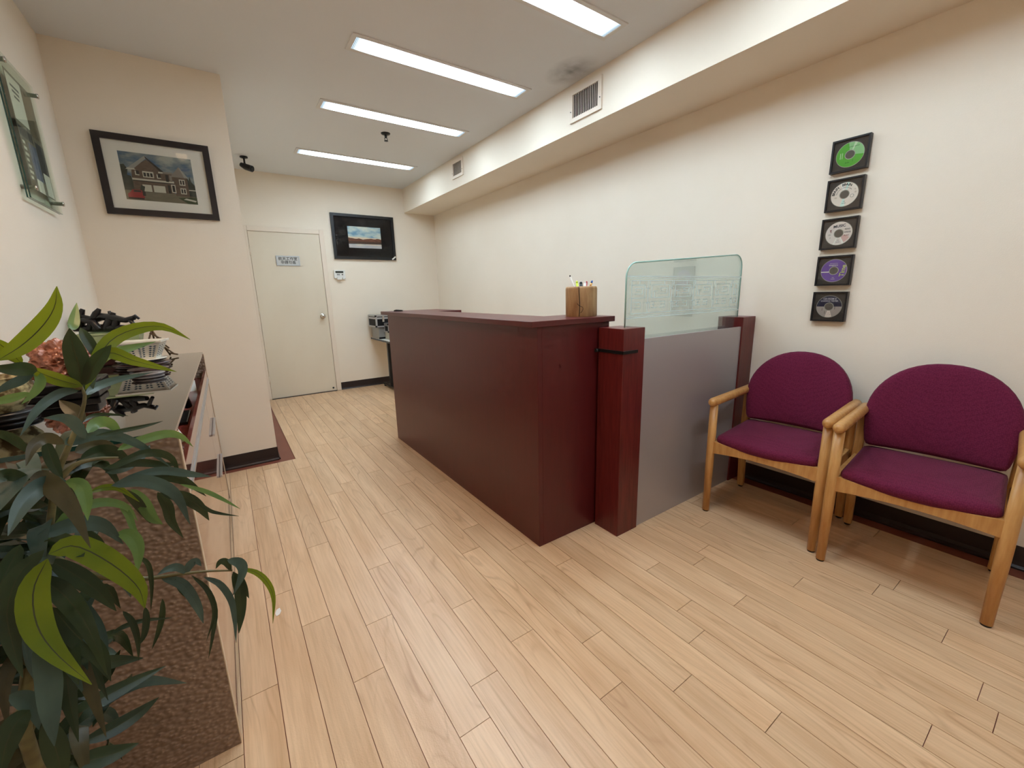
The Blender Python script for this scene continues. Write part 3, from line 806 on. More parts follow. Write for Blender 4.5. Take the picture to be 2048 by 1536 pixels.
# ------------------------------------------------------------------ framed pictures
def sky_material(name, a, b, c, scale, seed):
    m = mat(name, a, .6, spec=.1); nt = m.node_tree; bs = nt.nodes['Principled BSDF']
    tc = nt.nodes.new('ShaderNodeTexCoord'); mp = nt.nodes.new('ShaderNodeMapping')
    mp.inputs['Scale'].default_value = (1, 1, 2.2); mp.inputs['Location'].default_value = (seed, 0, seed*.7)
    nt.links.new(tc.outputs['Object'], mp.inputs['Vector'])
    n = nt.nodes.new('ShaderNodeTexNoise'); n.inputs['Scale'].default_value = scale; n.inputs['Detail'].default_value = 6
    nt.links.new(mp.outputs[0], n.inputs['Vector'])
    r = nt.nodes.new('ShaderNodeValToRGB'); e = r.color_ramp.elements
    e[0].position = .38; e[0].color = lin(*a); e[1].position = .64; e[1].color = lin(*c)
    q = e.new(.5); q.color = lin(*b)
    nt.links.new(n.outputs['Fac'], r.inputs['Fac']); nt.links.new(r.outputs['Color'], bs.inputs['Base Color'])
    return m

def house_picture():
    y = YP
    x0, x1, z0, z1 = -.493, .073, 1.779, 2.241
    t = thing('framed_picture', 'black framed photograph of a brick house with white mat on the corner block', 'picture', (-.21, y, z0))
    obj('frame', MB().ring_frame((x0, z0), (x1, z1), .036, y-.022, y-.0008, 'y'), mat('black_brown_frame', (30, 24, 26), .35, bump=(80,.1)), t)
    obj('mat_board', MB().box(x0+.03, x1-.03, y-.010, y-.004, z0+.03, z1-.03), mat_white, t)
    px0, px1, pz0, pz1 = -.390, -.034, 1.871, 2.147
    C_ = [sky_material('photo_sky', (78, 106, 138), (128, 140, 146), (176, 178, 172), 9, 3.1),
          mat('photo_brick', (112, 92, 76), .6, vary=(60, (92, 74, 62), (1,1,2), .2)), mat('photo_roof', (138, 130, 122), .6), mat('photo_white', (204, 200, 186), .6),
          mat('photo_tree', (40, 44, 36), .6, vary=(40, (66, 72, 62), (1,1,1), .2)), mat('photo_drive', (128, 118, 98), .6, vary=(30, (112, 104, 86), (1,1,2), .2)),
          mat('photo_car', (150, 34, 38), .5), mat('photo_dark', (44, 38, 36), .6), mat('photo_lawn', (66, 76, 48), .6), mat('photo_pale_roof', (160, 158, 152), .6)]
    mb = MB(); W, H = px1-px0, pz1-pz0; lift = [0.0]
    def pg(pts, mi):
        lift[0] += .00004
        mb.poly([(px0+u*W, y-.0105-lift[0], pz0+v*H) for u, v in pts], mi)
    def rc(u0, u1, v0, v1, mi): pg([(u0,v0),(u1,v0),(u1,v1),(u0,v1)], mi)
    rc(0, 1, 0, 1, 0)
    pg([(0,.22),(.0,.72),(.05,.74),(.09,.64),(.07,.52),(.12,.5),(.14,.28)], 4)
    rc(0, .13, .2, .34, 4)
    pg([(.86,.12),(.87,.55),(.885,.55),(.89,.68),(.9,.58),(.92,.52),(.94,.62),(.955,.5),(1,.42),(1,.12)], 4)
    rc(.9, 1, .3, .32, 3)
    pg([(0,0),(0,.2),(.6,.22),(1,.16),(1,0)], 5)
    pg([(.72,.12),(1,.16),(1,.0),(.86,.0)], 8); pg([(.80,.09),(.97,.05),(.99,.08),(.84,.12)], 3)
    # garage wing
    rc(.13, .68, .2, .5, 1); pg([(.13,.5),(.14,.66),(.36,.88),(.58,.66),(.62,.5)], 1)
    rc(.52, .7, .48, .62, 1)
    pg([(.06,.64),(.10,.68),(.345,.955),(.36,.955),(.36,.90),(.17,.66),(.14,.63)], 9); pg([(.345,.955),(.36,.9),(.545,.63),(.6,.63)], 7); pg([(.07,.64),(.2,.64),(.18,.67),(.09,.67)], 3)
    pg([(.50,.62),(.62,.62),(.60,.65),(.5,.65)], 3); rc(.56, .70, .62, .66, 2)
    rc(.13, .72, .425, .465, 3); rc(.13, .72, .405, .427, 7)
    # turret
    rc(.7, .9, .16, .58, 1); pg([(.66,.57),(.8,.80),(.92,.57)], 2); pg([(.8,.8),(.92,.57),(.86,.57)], 9)
    for u0, v0 in ((.775,.40),(.775,.21)):
        rc(u0, u0+.085, v0, v0+.13, 3); rc(u0+.012, u0+.036, v0+.02, v0+.11, 7); rc(u0+.049, u0+.073, v0+.02, v0+.11, 7)
    rc(.28, .43, .5, .63, 3)
    for k in range(3): rc(.292+k*.045, .325+k*.045, .52, .60, 7)
    rc(.18, .235, .53, .62, 3); rc(.195, .235, .55, .63, 7); rc(.47, .525, .5, .59, 3); rc(.485, .525, .52, .6, 7)
    rc(.59, .63, .45, .6, 7); rc(.645, .68, .48, .6, 2)
    rc(.25, .37, .2, .345, 3); rc(.395, .56, .2, .345, 3); rc(.25, .56, .345, .365, 1)
    rc(.60, .635, .2, .38, 7); rc(.65, .71, .22, .4, 3); rc(.662, .698, .24, .38, 7)
    pg([(.2,.2),(.23,.33),(.28,.3),(.26,.2)], 4)
    pg([(.03,.02),(.03,.12),(.07,.16),(.10,.22),(.22,.22),(.24,.16),(.25,.06),(.22,.02)], 6); rc(.03, .24, .02, .05, 7); pg([(.11,.17),(.12,.21),(.21,.21),(.215,.17)], 7); rc(.23, .27, .1, .2, 7)
    obj('photo_print', mb, C_, t, keep_normals=True)
    obj('glass', MB().box(x0+.034, x1-.034, y-.0145, y-.0135, z0+.034, z1-.034), pane_m, t)
house_picture()

def lake_picture():
    y = YK
    x0, x1, z0, z1 = 1.298, 2.118, 1.740, 2.309
    t = thing('framed_picture', 'black framed landscape with wide black mat, hanging right of the door', 'picture', (1.708, y, z0))
    obj('frame', MB().ring_frame((x0, z0), (x1, z1), .034, y-.03, y-.0008, 'y'), black_m, t)
    obj('mat_board', MB().box(x0+.03, x1-.03, y-.012, y-.006, z0+.03, z1-.03), mat_black, t)
    px0, px1, pz0, pz1 = 1.498, 1.931, 1.889, 2.160
    W, H = px1-px0, pz1-pz0
    ms = [sky_material('lake_sky', (120, 158, 186), (190, 206, 206), (226, 222, 206), 6, 1.2), mat('lake_hill', (126, 72, 44), .6, vary=(30, (86, 44, 28), (1,1,3), .2)),
          mat('lake_dark', (62, 38, 28), .6, vary=(30, (84, 52, 36), (1,1,4), .2)), mat('lake_water', (214, 206, 206), .6, vary=(14, (190, 186, 192), (1,1,3), .2)), mat('lake_glow', (234, 206, 178), .6)]
    mb = MB()
    def pg(pts, mi, k): mb.poly([(px0+u*W, y-.0125-k*.0001, pz0+v*H) for u, v in pts], mi)
    pg([(0,0),(1,0),(1,1),(0,1)], 0, 0)
    pg([(0,.42),(1,.42),(1,.48),(0,.52)], 4, 1)
    hill = [(0,.28)]+[(1,.28)]+[(1-k/16, .43+.03*math.sin(k*1.3)*.5+.018*math.sin(k*.5)+.01*(k%3)) for k in range(17)]
    pg(hill, 1, 2); pg([(0,.18),(1,.2),(1,.31),(0,.31)], 2, 3); pg([(0,0),(1,0),(1,.17),(.7,.19),(.4,.15),(0,.17)], 3, 4); pg([(0,.13),(.4,.15),(.7,.19),(1,.17),(1,.14),(.6,.15),(.3,.12)], 4, 5)
    obj('photo_print', mb, ms, t, keep_normals=True)
    st = MB(); a = math.radians(38)
    cx, cz = 2.085, 1.768
    ex, ez = Vector((math.cos(a),0,math.sin(a))), Vector((-math.sin(a),0,math.cos(a)))
    c = Vector((cx, y-.0315, cz))
    st.poly([c+ex*sx*.032+ez*sz*.009 for sx, sz in ((-1,-1),(1,-1),(1,1),(-1,1))])
    obj('paper_tag', st, white_paper, t)
    obj('glass', MB().box(x0+.032, x1-.032, y-.0175, y-.0165, z0+.032, z1-.032), pane_m, t)
lake_picture()

# keypad right of the door
def keypad():
    x0, x1, z0, z1 = 1.268, 1.408, 1.492, 1.598
    t = thing('keypad_switch', 'white alarm keypad with dark display on the wall right of the door', 'keypad', (1.338, YK, z0))
    obj('body', MB().box(x0, x1, YK-.03, YK, z0, z1, .006), white_pl, t)
    obj('display', MB().box(x0+.018, x1-.024, YK-.0325, YK-.0298, z1-.038, z1-.012, .001), mat('keypad_display', (62, 66, 58), .3), t)
    for k in range(3): obj('button', MB().box(x0+.035+k*.012, x0+.044+k*.012, YK-.0325, YK-.0298, z1-.066, z1-.048, .001), mat('key_grey', (120, 118, 114), .5), t)
    obj('button', MB().lathe([(0,-.033),(.008,-.033),(.008,-.0298),(0,-.0298)], (x1-.038, YK, z1-.058), 12, axis='y'), mat('key_dark', (70, 68, 66), .5), t)
    obj('flap', MB().box(x0+.03, x1-.05, YK-.042, YK-.0305, z0-.018, z0+.022, .004), white_pl, t)
    obj('flap', MB().box(x1-.04, x1-.014, YK-.038, YK-.0305, z0-.014, z0+.02, .004), white_pl, t)
keypad()

# ------------------------------------------------------------------ glass plaque on the left wall
def plaque():
    y0, y1, z0, z1 = 2.700, 3.135, 1.690, 2.262
    t = thing('hanging_plaque', 'glass display plaque with papers and photos on steel standoffs, left wall', 'plaque', (XL, 2.92, z0))
    xa = XL+.016
    obj('back_glass', MB().box(xa, xa+.005, y0, y1, z0, z1, .001), plaque_glass, t)
    obj('front_glass', MB().box(xa+.0085, xa+.0135, y0, y1, z0, z1, .001), plaque_glass, t)
    for d0, d1 in ((xa, xa+.005), (xa+.0085, xa+.0135)):
        obj('green_edge', MB().prism([(y0-.0012, z0-.0012), (y1, z0-.0012), (y1, z0-.0002), (y0-.0002, z0-.0002), (y0-.0002, z1), (y0-.0012, z1)], 'x', d0, d1), edge_glass, t)
    for yy in (y0+.03, y1-.03):
        for zz in (z0+.045, z1-.045):
            obj('standoff', MB().lathe([(0,0),(.009,0),(.009,.042),(.011,.042),(.011,.048),(0,.048)], (XL, yy, zz), 14, axis='x'), chrome, t)
    x = xa+.0056
    obj('poster', MB().box(x, x+.0015, y0+.085, y1-.045, z0+.055, z1-.05), mat('plaque_photo', (150, 138, 112), .6, vary=(10, (96, 92, 84), (1,3,2), .25)), t)
    pr = MB(); mi = [mat('plaque_paper', (226, 222, 204), .7), mat('plaque_ink', (66, 66, 62), .7), mat('plaque_blue', (74, 84, 118), .6, vary=(30, (126, 128, 140), (1,1,1), .2)), mat('plaque_brown', (118, 98, 74), .6, vary=(30, (92, 84, 64), (1,1,1), .2)), mat('plaque_dark', (58, 56, 56), .6)]
    k = [0]
    def q(ya, yb, za, zb, m):
        k[0] += 1; xx = x+.0016+.00004*k[0]
        pr.poly([(xx,ya,za),(xx,yb,za),(xx,yb,zb),(xx,ya,zb)], m)
    q(2.79, 2.95, 2.02, 2.20, 0)
    for r_ in range(3): q(2.82+.01*r_, 2.92-.01*r_, 2.155-.02*r_, 2.165-.02*r_, 1)
    q(2.955, 3.085, 2.0, 2.19, 3); q(2.79, 2.95, 1.96, 2.0, 4)
    q(2.79, 2.86, 1.76, 1.95, 3); q(2.87, 2.97, 1.80, 1.95, 2); q(2.975, 3.085, 1.80, 1.98, 4)
    for r_ in range(7): q(2.80, 2.80+.03+.008*(r_%3), 1.93-.024*r_, 1.942-.024*r_, 0)
    q(2.87, 2.95, 1.745, 1.80, 0); q(2.99, 3.08, 1.75, 1.85, 0)
    obj('photo_print', pr, mi, t, keep_normals=True)
plaque()

# ------------------------------------------------------------------ display case (left)
CX0, CX1, CY0, CY1 = XL+.016, -.129, 1.230, 3.080
ZG = .945
def display_case():
    t = thing('display_case', 'long glass topped display case with pebbled brown side panel, left wall', 'display case', ((CX0+CX1)/2, (CY0+CY1)/2, 0))
    for ya, yb in ((CY0, CY0+.03), (CY1-.03, CY1)):
        p = obj('side_panel', MB().box(CX0, CX1-.002, ya, yb, 0, .9335, .001), leather, t)
        e = MB(); e.box(CX1-.0018, CX1, ya, yb, 0, .9345); e.box(CX0, CX1-.0018, ya, yb, .9336, .9346)
        obj('edge_band', e, cream_edge, p)
    obj('back_panel', MB().box(CX0, CX0+.012, CY0+.0302, CY1-.0302, .03, .93), dark_wood, t)
    obj('deck', MB().box(CX0+.0122, CX1-.016, CY0+.0302, CY1-.0302, .775, .795), mat('deck_mahogany', (142, 62, 56), .22, spec=.5, vary=(6, (120, 48, 44), (5,1,1), .2)), t)
    obj('plinth', MB().box(CX0+.02, CX1-.03, CY0+.0302, CY1-.0302, 0, .035), base_m, t)
    ym = 2.462
    obj('door_panel', MB().box(CX1-.014, CX1-.002, CY0+.0305, ym-.0015, .037, .772, .001), mahog_deep, t)
    for za, zb in ((.597, .772), (.377, .594), (.037, .374)):
        d = obj('drawer_front', MB().box(CX1-.014, CX1-.002, ym+.0015, CY1-.0305, za, zb, .001), mahog_deep, t)
        if zb < .7: obj('pull', MB().box(CX1-.0018, CX1+.010, ym+.002, 2.838, zb-.012, zb-.001, .002), alu, d)
    r = MB(); r.box(CX1-.0155, CX1-.001, CY0+.0305, CY1-.0305, .7745, .797, .001); r.box(CX1-.001, CX1+.003, CY0+.0305, CY1-.0305, .7745, .784)
    obj('track_rail', r, alu, t)
    obj('front_lip', MB().box(CX1-.014, CX1-.002, CY0+.0305, CY1-.0305, .7975, .842, .001), mahog_deep, t)
    g = obj('glass_top', MB().box(CX0, CX1-.004, CY0-.004, CY1, .935, ZG), top_glass, t)
    obj('polished_edge', MB().box(CX0, CX1-.0042, CY0-.0052, CY0-.0041, .935, ZG), edge_glass, g)
display_case()

ZD = .7953
def case_items():
    # card and bits inside, under the glass
    c = MB(); c.poly([(-.235,2.60,ZD),(-.165,2.615,ZD),(-.168,2.64,ZD+.052),(-.238,2.625,ZD+.052)]); c.poly([(-.240,2.655,ZD),(-.17,2.67,ZD),(-.168,2.64,ZD+.052),(-.238,2.625,ZD+.052)])
    tag(obj('price_card', c, white_paper), 'folded white card standing on the deck under the glass near the far end', 'card')
    c = MB(); c.box(0, .07, 0, .05, 0, .002); 
    o = tag(obj('price_card', c, white_paper), 'flat white card lying under the glass beside the folded card', 'card'); o.location = (-.32, 2.70, ZD+.0006); o.rotation_euler = (0,0,.3)
    m = MB(); m.tube([(-.21,1.93,ZD+.03),(-.205,1.96,ZD+.072),(-.19,2.02,ZD+.09),(-.175,2.07,ZD+.07),(-.17,2.09,ZD+.03)], [.014,.016,.018,.016,.014], 12)
    o = tag(obj('leather_ornament', m, mat('black_leather', (20,17,17), .35, bump=(60,.3))), 'black arched ornament under the glass near the front rail', 'ornament')
    m = MB(); m.box(-.25, -.165, 1.90, 2.11, ZD+.0005, ZD+.012, .003)
    tag(obj('ornament_tray', m, blackwood), 'flat black tray under the black arched ornament in the case', 'tray')
    for k, (x, y) in enumerate(((-.165, 1.52), (-.168, 1.66))):
        m = MB(); m.prism([(0,0),(.03,0),(.015,.045)], 'y', 0, .002)
        o = tag(obj('price_card', m, white_paper), ['small white triangular card under the glass nearest the camera', 'small white triangular card under the glass, second from the near end'][k], 'card'); o.location = (x, y, ZD+.0003); o.rotation_euler = (-.25, 0, 1.2)
case_items()

# ------------------------------------------------------------------ things on the glass top
ZT = ZG+.0004
def stand_profile(r, h): return [(0,0),(r*.92,0),(r*.95,h*.3),(r*.82,h*.5),(r,h*.8),(r,h),(0,h)]
def tapered_pot(mb, cx, cy, z, w, d, h, taper, rot, th=.006, lip=.006):
    ca, sa = math.cos(rot), math.sin(rot)
    def R(x, y, zz): return (cx+x*ca-y*sa, cy+x*sa+y*ca, z+zz)
    rings = []
    for k, zz in ((taper, 0), (1, h), (1+lip*2/w, h), (1+lip*2/w, h+.008), (1-th*2/w, h+.008), (taper*.94, .01)):
        rings.append([mb.bm.verts.new(R(sx*w/2*k, sy*d/2*k, zz)) for sx, sy in ((-1,-1),(1,-1),(1,1),(-1,1))])
    for a, b in zip(rings, rings[1:]):
        for i in range(4): mb.bm.faces.new((a[i], a[(i+1)%4], b[(i+1)%4], b[i]))
    mb.bm.faces.new(rings[0][::-1]); mb.bm.faces.new(rings[-1])
    return R
def ornaments():
    porcelain = mat('white_porcelain', (226, 222, 210), .18, spec=.6)
    blue = mat('leaf_blue_glaze', (66, 88, 104), .25)
    celadon = mat('celadon_glaze', (172, 182, 140), .2, spec=.55, vary=(14, (150, 164, 120), (1,1,3), .2))
    # stack of stands + floral pot
    sx, sy = -.350, 2.62
    tag(obj('display_stand', MB().lathe(stand_profile(.108, .016), (sx, sy, ZT), 40), dark_wood), 'round dark red wooden stand, lowest under the floral porcelain pot', 'stand', 'stands under the floral pot')
    tag(obj('display_stand', MB().lathe(stand_profile(.092, .014), (sx, sy, ZT+.0164), 40), mat('stand_black', (34, 26, 30), .25)), 'round black stand in the middle of the stack under the floral pot', 'stand', 'stands under the floral pot')
    tag(obj('saucer', MB().lathe([(0,0),(.06,0),(.095,.003),(.093,.004),(0,.004)], (sx, sy, ZT+.0308), 40), porcelain), 'white porcelain saucer directly under the floral pot', 'saucer')
    pot = thing('flower_pot', 'white porcelain pot with blue leaf pattern and square rim on the glass top', 'pot', (sx, sy, ZT+.0352))
    mb = MB(); zpot = ZT+.0352; rot = math.radians(-6)
    R = tapered_pot(mb, sx, sy, zpot, .19, .15, .078, .66, rot)
    body = obj('body', mb, porcelain, pot)
    lf = MB()
    def face_pt(side, u, v):
        k = .66+.34*v; off = 1.004
        if side == 'e': return R(.095*k*off+.0006, u*.075*k, .078*v)
        return R(u*.095*k, -.075*k*off-.0006, .078*v)
    rnd = random.Random(2)
    for side in ('e', 's'):
        for st in range(3 if side == 'e' else 4):
            u0 = -.7+st*(.62 if side == 'e' else .48)
            for k in range(6):
                v = .15+.12*k
                for sgn in (-1, 1):
                    lf.poly([face_pt(side, u0, v), face_pt(side, u0+sgn*.07, v+.07), face_pt(side, u0+sgn*.17, v+.05), face_pt(side, u0+sgn*.1, v-.01)])
    obj('leaf_pattern', lf, blue, body, keep_normals=True)
    # twig easel behind it
    tw = MB(); bx, by = -.335, 2.99
    for a, b in (((-.055,0,.0),(.0,.01,.145)), ((.06,-.005,0),(.0,.01,.145)), ((0,.07,0),(0,.01,.145)), ((-.04,.002,.05),(.05,.002,.075)), ((-.03,.004,.085),(.035,.004,.1)), ((.03,.0,.06),(.075,-.02,.012)), ((-.01,.008,.13),(.045,.0,.085)), ((.055,-.01,.015),(.095,-.04,.006)), ((.02,.0,.09),(.06,.0,.04))):
        tw.tube([(bx+p[0], by+p[1], ZT+.004+p[2]) for p in (a, b)], .0042, 7)
    tag(obj('twig_easel', tw, mat('brown_twig', (92, 70, 44), .5, bump=(60,.4))), 'small brown twig easel behind the floral pot', 'easel')
    # celadon planter on carved stand with black carved root on top
    cx, cy = -.465, 2.82
    tag(obj('display_stand', MB().box(cx-.115, cx+.115, cy-.08, cy+.08, ZT, ZT+.045, .008), dark_wood), 'rectangular dark wooden stand under the pale green planter', 'stand')
    mb = MB(); tapered_pot(mb, cx, cy, ZT+.0453, .22, .16, .105, .8, 0)
    tag(obj('planter', mb, celadon), 'pale green glazed rectangular planter carrying the black carved root', 'planter')
    zr = ZT+.0453+.113+.0004
    cx -= .03; zr += .006; rt = MB(); rnd = random.Random(7)
    A = lambda s, d, z: (cx+.0+.825*s+.565*d, cy-.565*s+.825*d, zr+z)
    def branch(pts, rr): rt.tube([A(*p) for p in pts], rr, 9)
    branch([(-.14,0,.012),(-.06,.01,.014),(.04,0,.014),(.15,-.01,.012)], [.012,.02,.02,.012])
    branch([(-.12,0,.012),(-.105,0,.04),(-.10,0,.075),(-.085,.01,.108)], [.016,.02,.018,.009])
    branch([(-.15,.0,.05),(-.11,.0,.056),(-.05,.0,.05),(0,.01,.07),(.06,0,.062),(.12,0,.05),(.165,0,.062)], [.006,.014,.016,.018,.018,.013,.011])
    branch([(-.06,0,.012),(-.04,0,.05),(-.015,.0,.085),(-.005,.01,.108)], [.018,.018,.016,.008])
    branch([(.02,0,.012),(.045,0,.05),(.06,.01,.088)], [.022,.02,.009])
    branch([(.0,-.02,.012),(-.01,-.03,.045),(-.06,-.03,.06)], [.016,.015,.01])
    branch([(.08,0,.055),(.075,-.01,.03),(.07,0,.008)], [.014,.016,.018])
    branch([(.14,0,.055),(.155,0,.03),(.175,-.005,.008)], [.011,.009,.008])
    branch([(.15,0,.058),(.172,.0,.07),(.178,.01,.055)], [.009,.008,.006])
    branch([(-.155,.0,.052),(-.16,.02,.02),(-.17,.02,.01)], [.008,.009,.006])
    branch([(-.085,0,.07),(-.045,.01,.062),(-.02,0,.09)], [.012,.01,.01])
    branch([(.02,.02,.062),(.035,.02,.08),(.03,.02,.095)], [.012,.01,.006])
    tag(obj('root_carving', rt, blackwood, smooth=60), 'black carved root ornament on top of the pale green planter', 'carving')
    # copper coloured rock on a dark base
    gx, gy = -.505, 2.15
    tag(obj('display_stand', MB().box(gx-.10, gx+.10, gy-.07, gy+.07, ZT, ZT+.03, .006), blackwood), 'black block stand under the copper coloured rock', 'stand')
    bm = MB(); bmesh.ops.create_icosphere(bm.bm, subdivisions=5, radius=1.0)
    from mathutils import noise
    for v in bm.bm.verts:
        d = 1+.20*noise.noise(v.co*2.1+Vector((3,1,5)))+.16*noise.noise(v.co*5.3)+.12*noise.noise(v.co*9)
        p = v.co*d
        v.co = (gx+p.x*.085, gy+p.y*.08, ZT+.0305+max(0, (p.z+.72))*.082)
    tag(obj('copper_rock', bm, mat('copper_stone', (178, 114, 86), .26, metal=.2, spec=.7, vary=(26, (122, 70, 50), (1,1,2.5), .25), bump=(30,.5))), 'crumpled copper coloured rock on the glass top behind the leaves', 'rock')
    # black trays and spotted pot at the near left
    tag(obj('display_stand', MB().box(-.55, -.37, 1.85, 1.98, ZT, ZT+.022, .004), blackwood), 'flat black tray stand on the glass, lower of two behind the leaves', 'stand', 'flat black trays')
    tag(obj('display_stand', MB().box(-.54, -.38, 1.86, 1.97, ZT+.0225, ZT+.05, .004), blackwood), 'flat black tray stand on the glass, upper of two behind the leaves', 'stand', 'flat black trays')
    tag(obj('display_stand', MB().lathe(stand_profile(.07, .02), (-.525, 1.66, ZT), 32), blackwood), 'round black stand under the spotted cream pot', 'stand')
    pm = mat('spotted_cream_glaze', (208, 190, 140), .25, spec=.55, vary=(38, (96, 76, 46), (1,1,1), .08))
    mb = MB(); mb.lathe([(.04,0),(.062,.03),(.07,.06),(.066,.085),(.07,.092),(.064,.094),(.058,.085),(.05,.02),(0,.014)], (-.525, 1.66, ZT+.0204), 32)
    tag(obj('flower_pot', mb, pm, smooth=50), 'spotted cream pot on the near end of the glass top, left edge', 'pot')
    for k, (x, y, r) in enumerate(((-.30, 2.36, .07), (-.285, 2.20, .055))):
        tag(obj('display_stand', MB().lathe(stand_profile(r, .018), (x, y, ZT), 32), [dark_wood, mat('stand_grey', (110, 104, 104), .25, spec=.6)][k]),
            ['low round red wooden stand lying on the glass top', 'low round silver grey disc lying on the glass top'][k], 'stand')
ornaments()

# ------------------------------------------------------------------ back corner: table and cases
def corner_table():
    t = thing('side_table', 'narrow white topped table with black T leg behind the reception counter', 'table', (1.93, 5.5, 0))
    obj('table_top', MB().box(1.668, 2.25, 5.13, 5.92, .668, .688, .003), mat('white_table_top', (214, 210, 202), .4), t)
    obj('edge_band', MB().ring_frame((1.6655, 5.1275), (2.2525, 5.9225), .0024, .666, .6875, 'z'), black_m, t)
    for x in (1.768, 2.2):
        l = MB(); l.box(x-.018, x+.018, 5.48, 5.53, .05, .6665, .003)
        o = obj('leg', l, black_m, t)
        f = MB(); f.box(x-.022, x+.022, 5.22, 5.80, .02, .05, .006); f.box(x-.016, x+.016, 5.23, 5.26, 0, .02); f.box(x-.016, x+.016, 5.76, 5.79, 0, .02)
        obj('foot', f, black_m, o)
corner_table()
def flight_case(x0, x1, y0, y1, z0, z1, label, panel, name='flight_case'):
    t = thing(name, label, 'case', ((x0+x1)/2, (y0+y1)/2, z0))
    obj('body', MB().box(x0+.004, x1-.004, y0+.004, y1-.004, z0, z1-.002, .004), panel, t)
    e = MB(); w = .018; zs = z0+(z1-z0)*.68
    for z, h in ((z0, w), (zs, .022), (z1-w, w)):
        e.box(x0, x0+.005, y0, y1, z, z+h); e.box(x0, x1, y0, y0+.005, z, z+h); e.box(x1-.005, x1, y0, y1, z, z+h)
    for x in (x0, x1-w): e.box(x, x+w, y0-.001, y0+.004, z0, z1)
    for y in (y0, y1-w): e.box(x0-.001, x0+.004, y, y+w, z0, z1)
    e.box(x0, x1, y0, y1, z1-.004, z1)
    obj('metal_edging', e, silver, t)
    for xx in (x0+(x1-x0)*.3, x0+(x1-x0)*.72):
        obj('latch', MB().box(xx-.014, xx+.014, y0-.012, y0-.0005, zs-.04, zs+.04, .003), chrome, t)
    c = MB()
    for x in (x0, x1): 
        for z in (z0+.012, z1-.012): c.box(x-.012, x+.012, y0-.006, y0+.012, z-.011, z+.011, .003)
    obj('corner_cap', c, black_m, t)
    return t
flight_case(1.640, 1.96, 5.53, 5.87, .8465, 1.005, 'black equipment case with silver edges, on top of the grey case in the back corner', case_black)
g = thing('tool_case', 'grey hard case under the black silver edged case', 'case', (1.80, 5.7, .6885))
obj('body', MB().box(1.672, 1.95, 5.56, 5.87, .6887, .846, .01), case_grey, g)
obj('strap', MB().box(1.6715, 1.951, 5.552, 5.5598, .6887, .714, .002), case_black, g)
obj('latch', MB().box(1.74, 1.80, 5.548, 5.5598, .78, .82, .003), silver, g)
flight_case(1.742, 1.93, 5.36, 5.525, .780, .902, 'smaller dark case with silver edges in front of the stacked cases', case_black)
g = thing('tool_box', 'small pale box under the smaller dark case on the corner table', 'box', (1.83, 5.44, .6885))
obj('body', MB().box(1.745, 1.93, 5.36, 5.525, .6885, .7796, .004), mat('pale_box', (186, 180, 164), .5), g)
obj('latch', MB().box(1.80, 1.83, 5.352, 5.3598, .72, .75, .002), dark_metal, g)

# paper scrap
s = MB(); s.prism([(0,0),(.012,.004),(.02,.022),(.016,.045),(.004,.04),(-.002,.02)], 'z', 0, .001)
o = tag(obj('paper_scrap', s, white_paper), 'tiny white scrap of paper lying on the floor', 'paper'); o.location = (.005, 1.72, .0003)

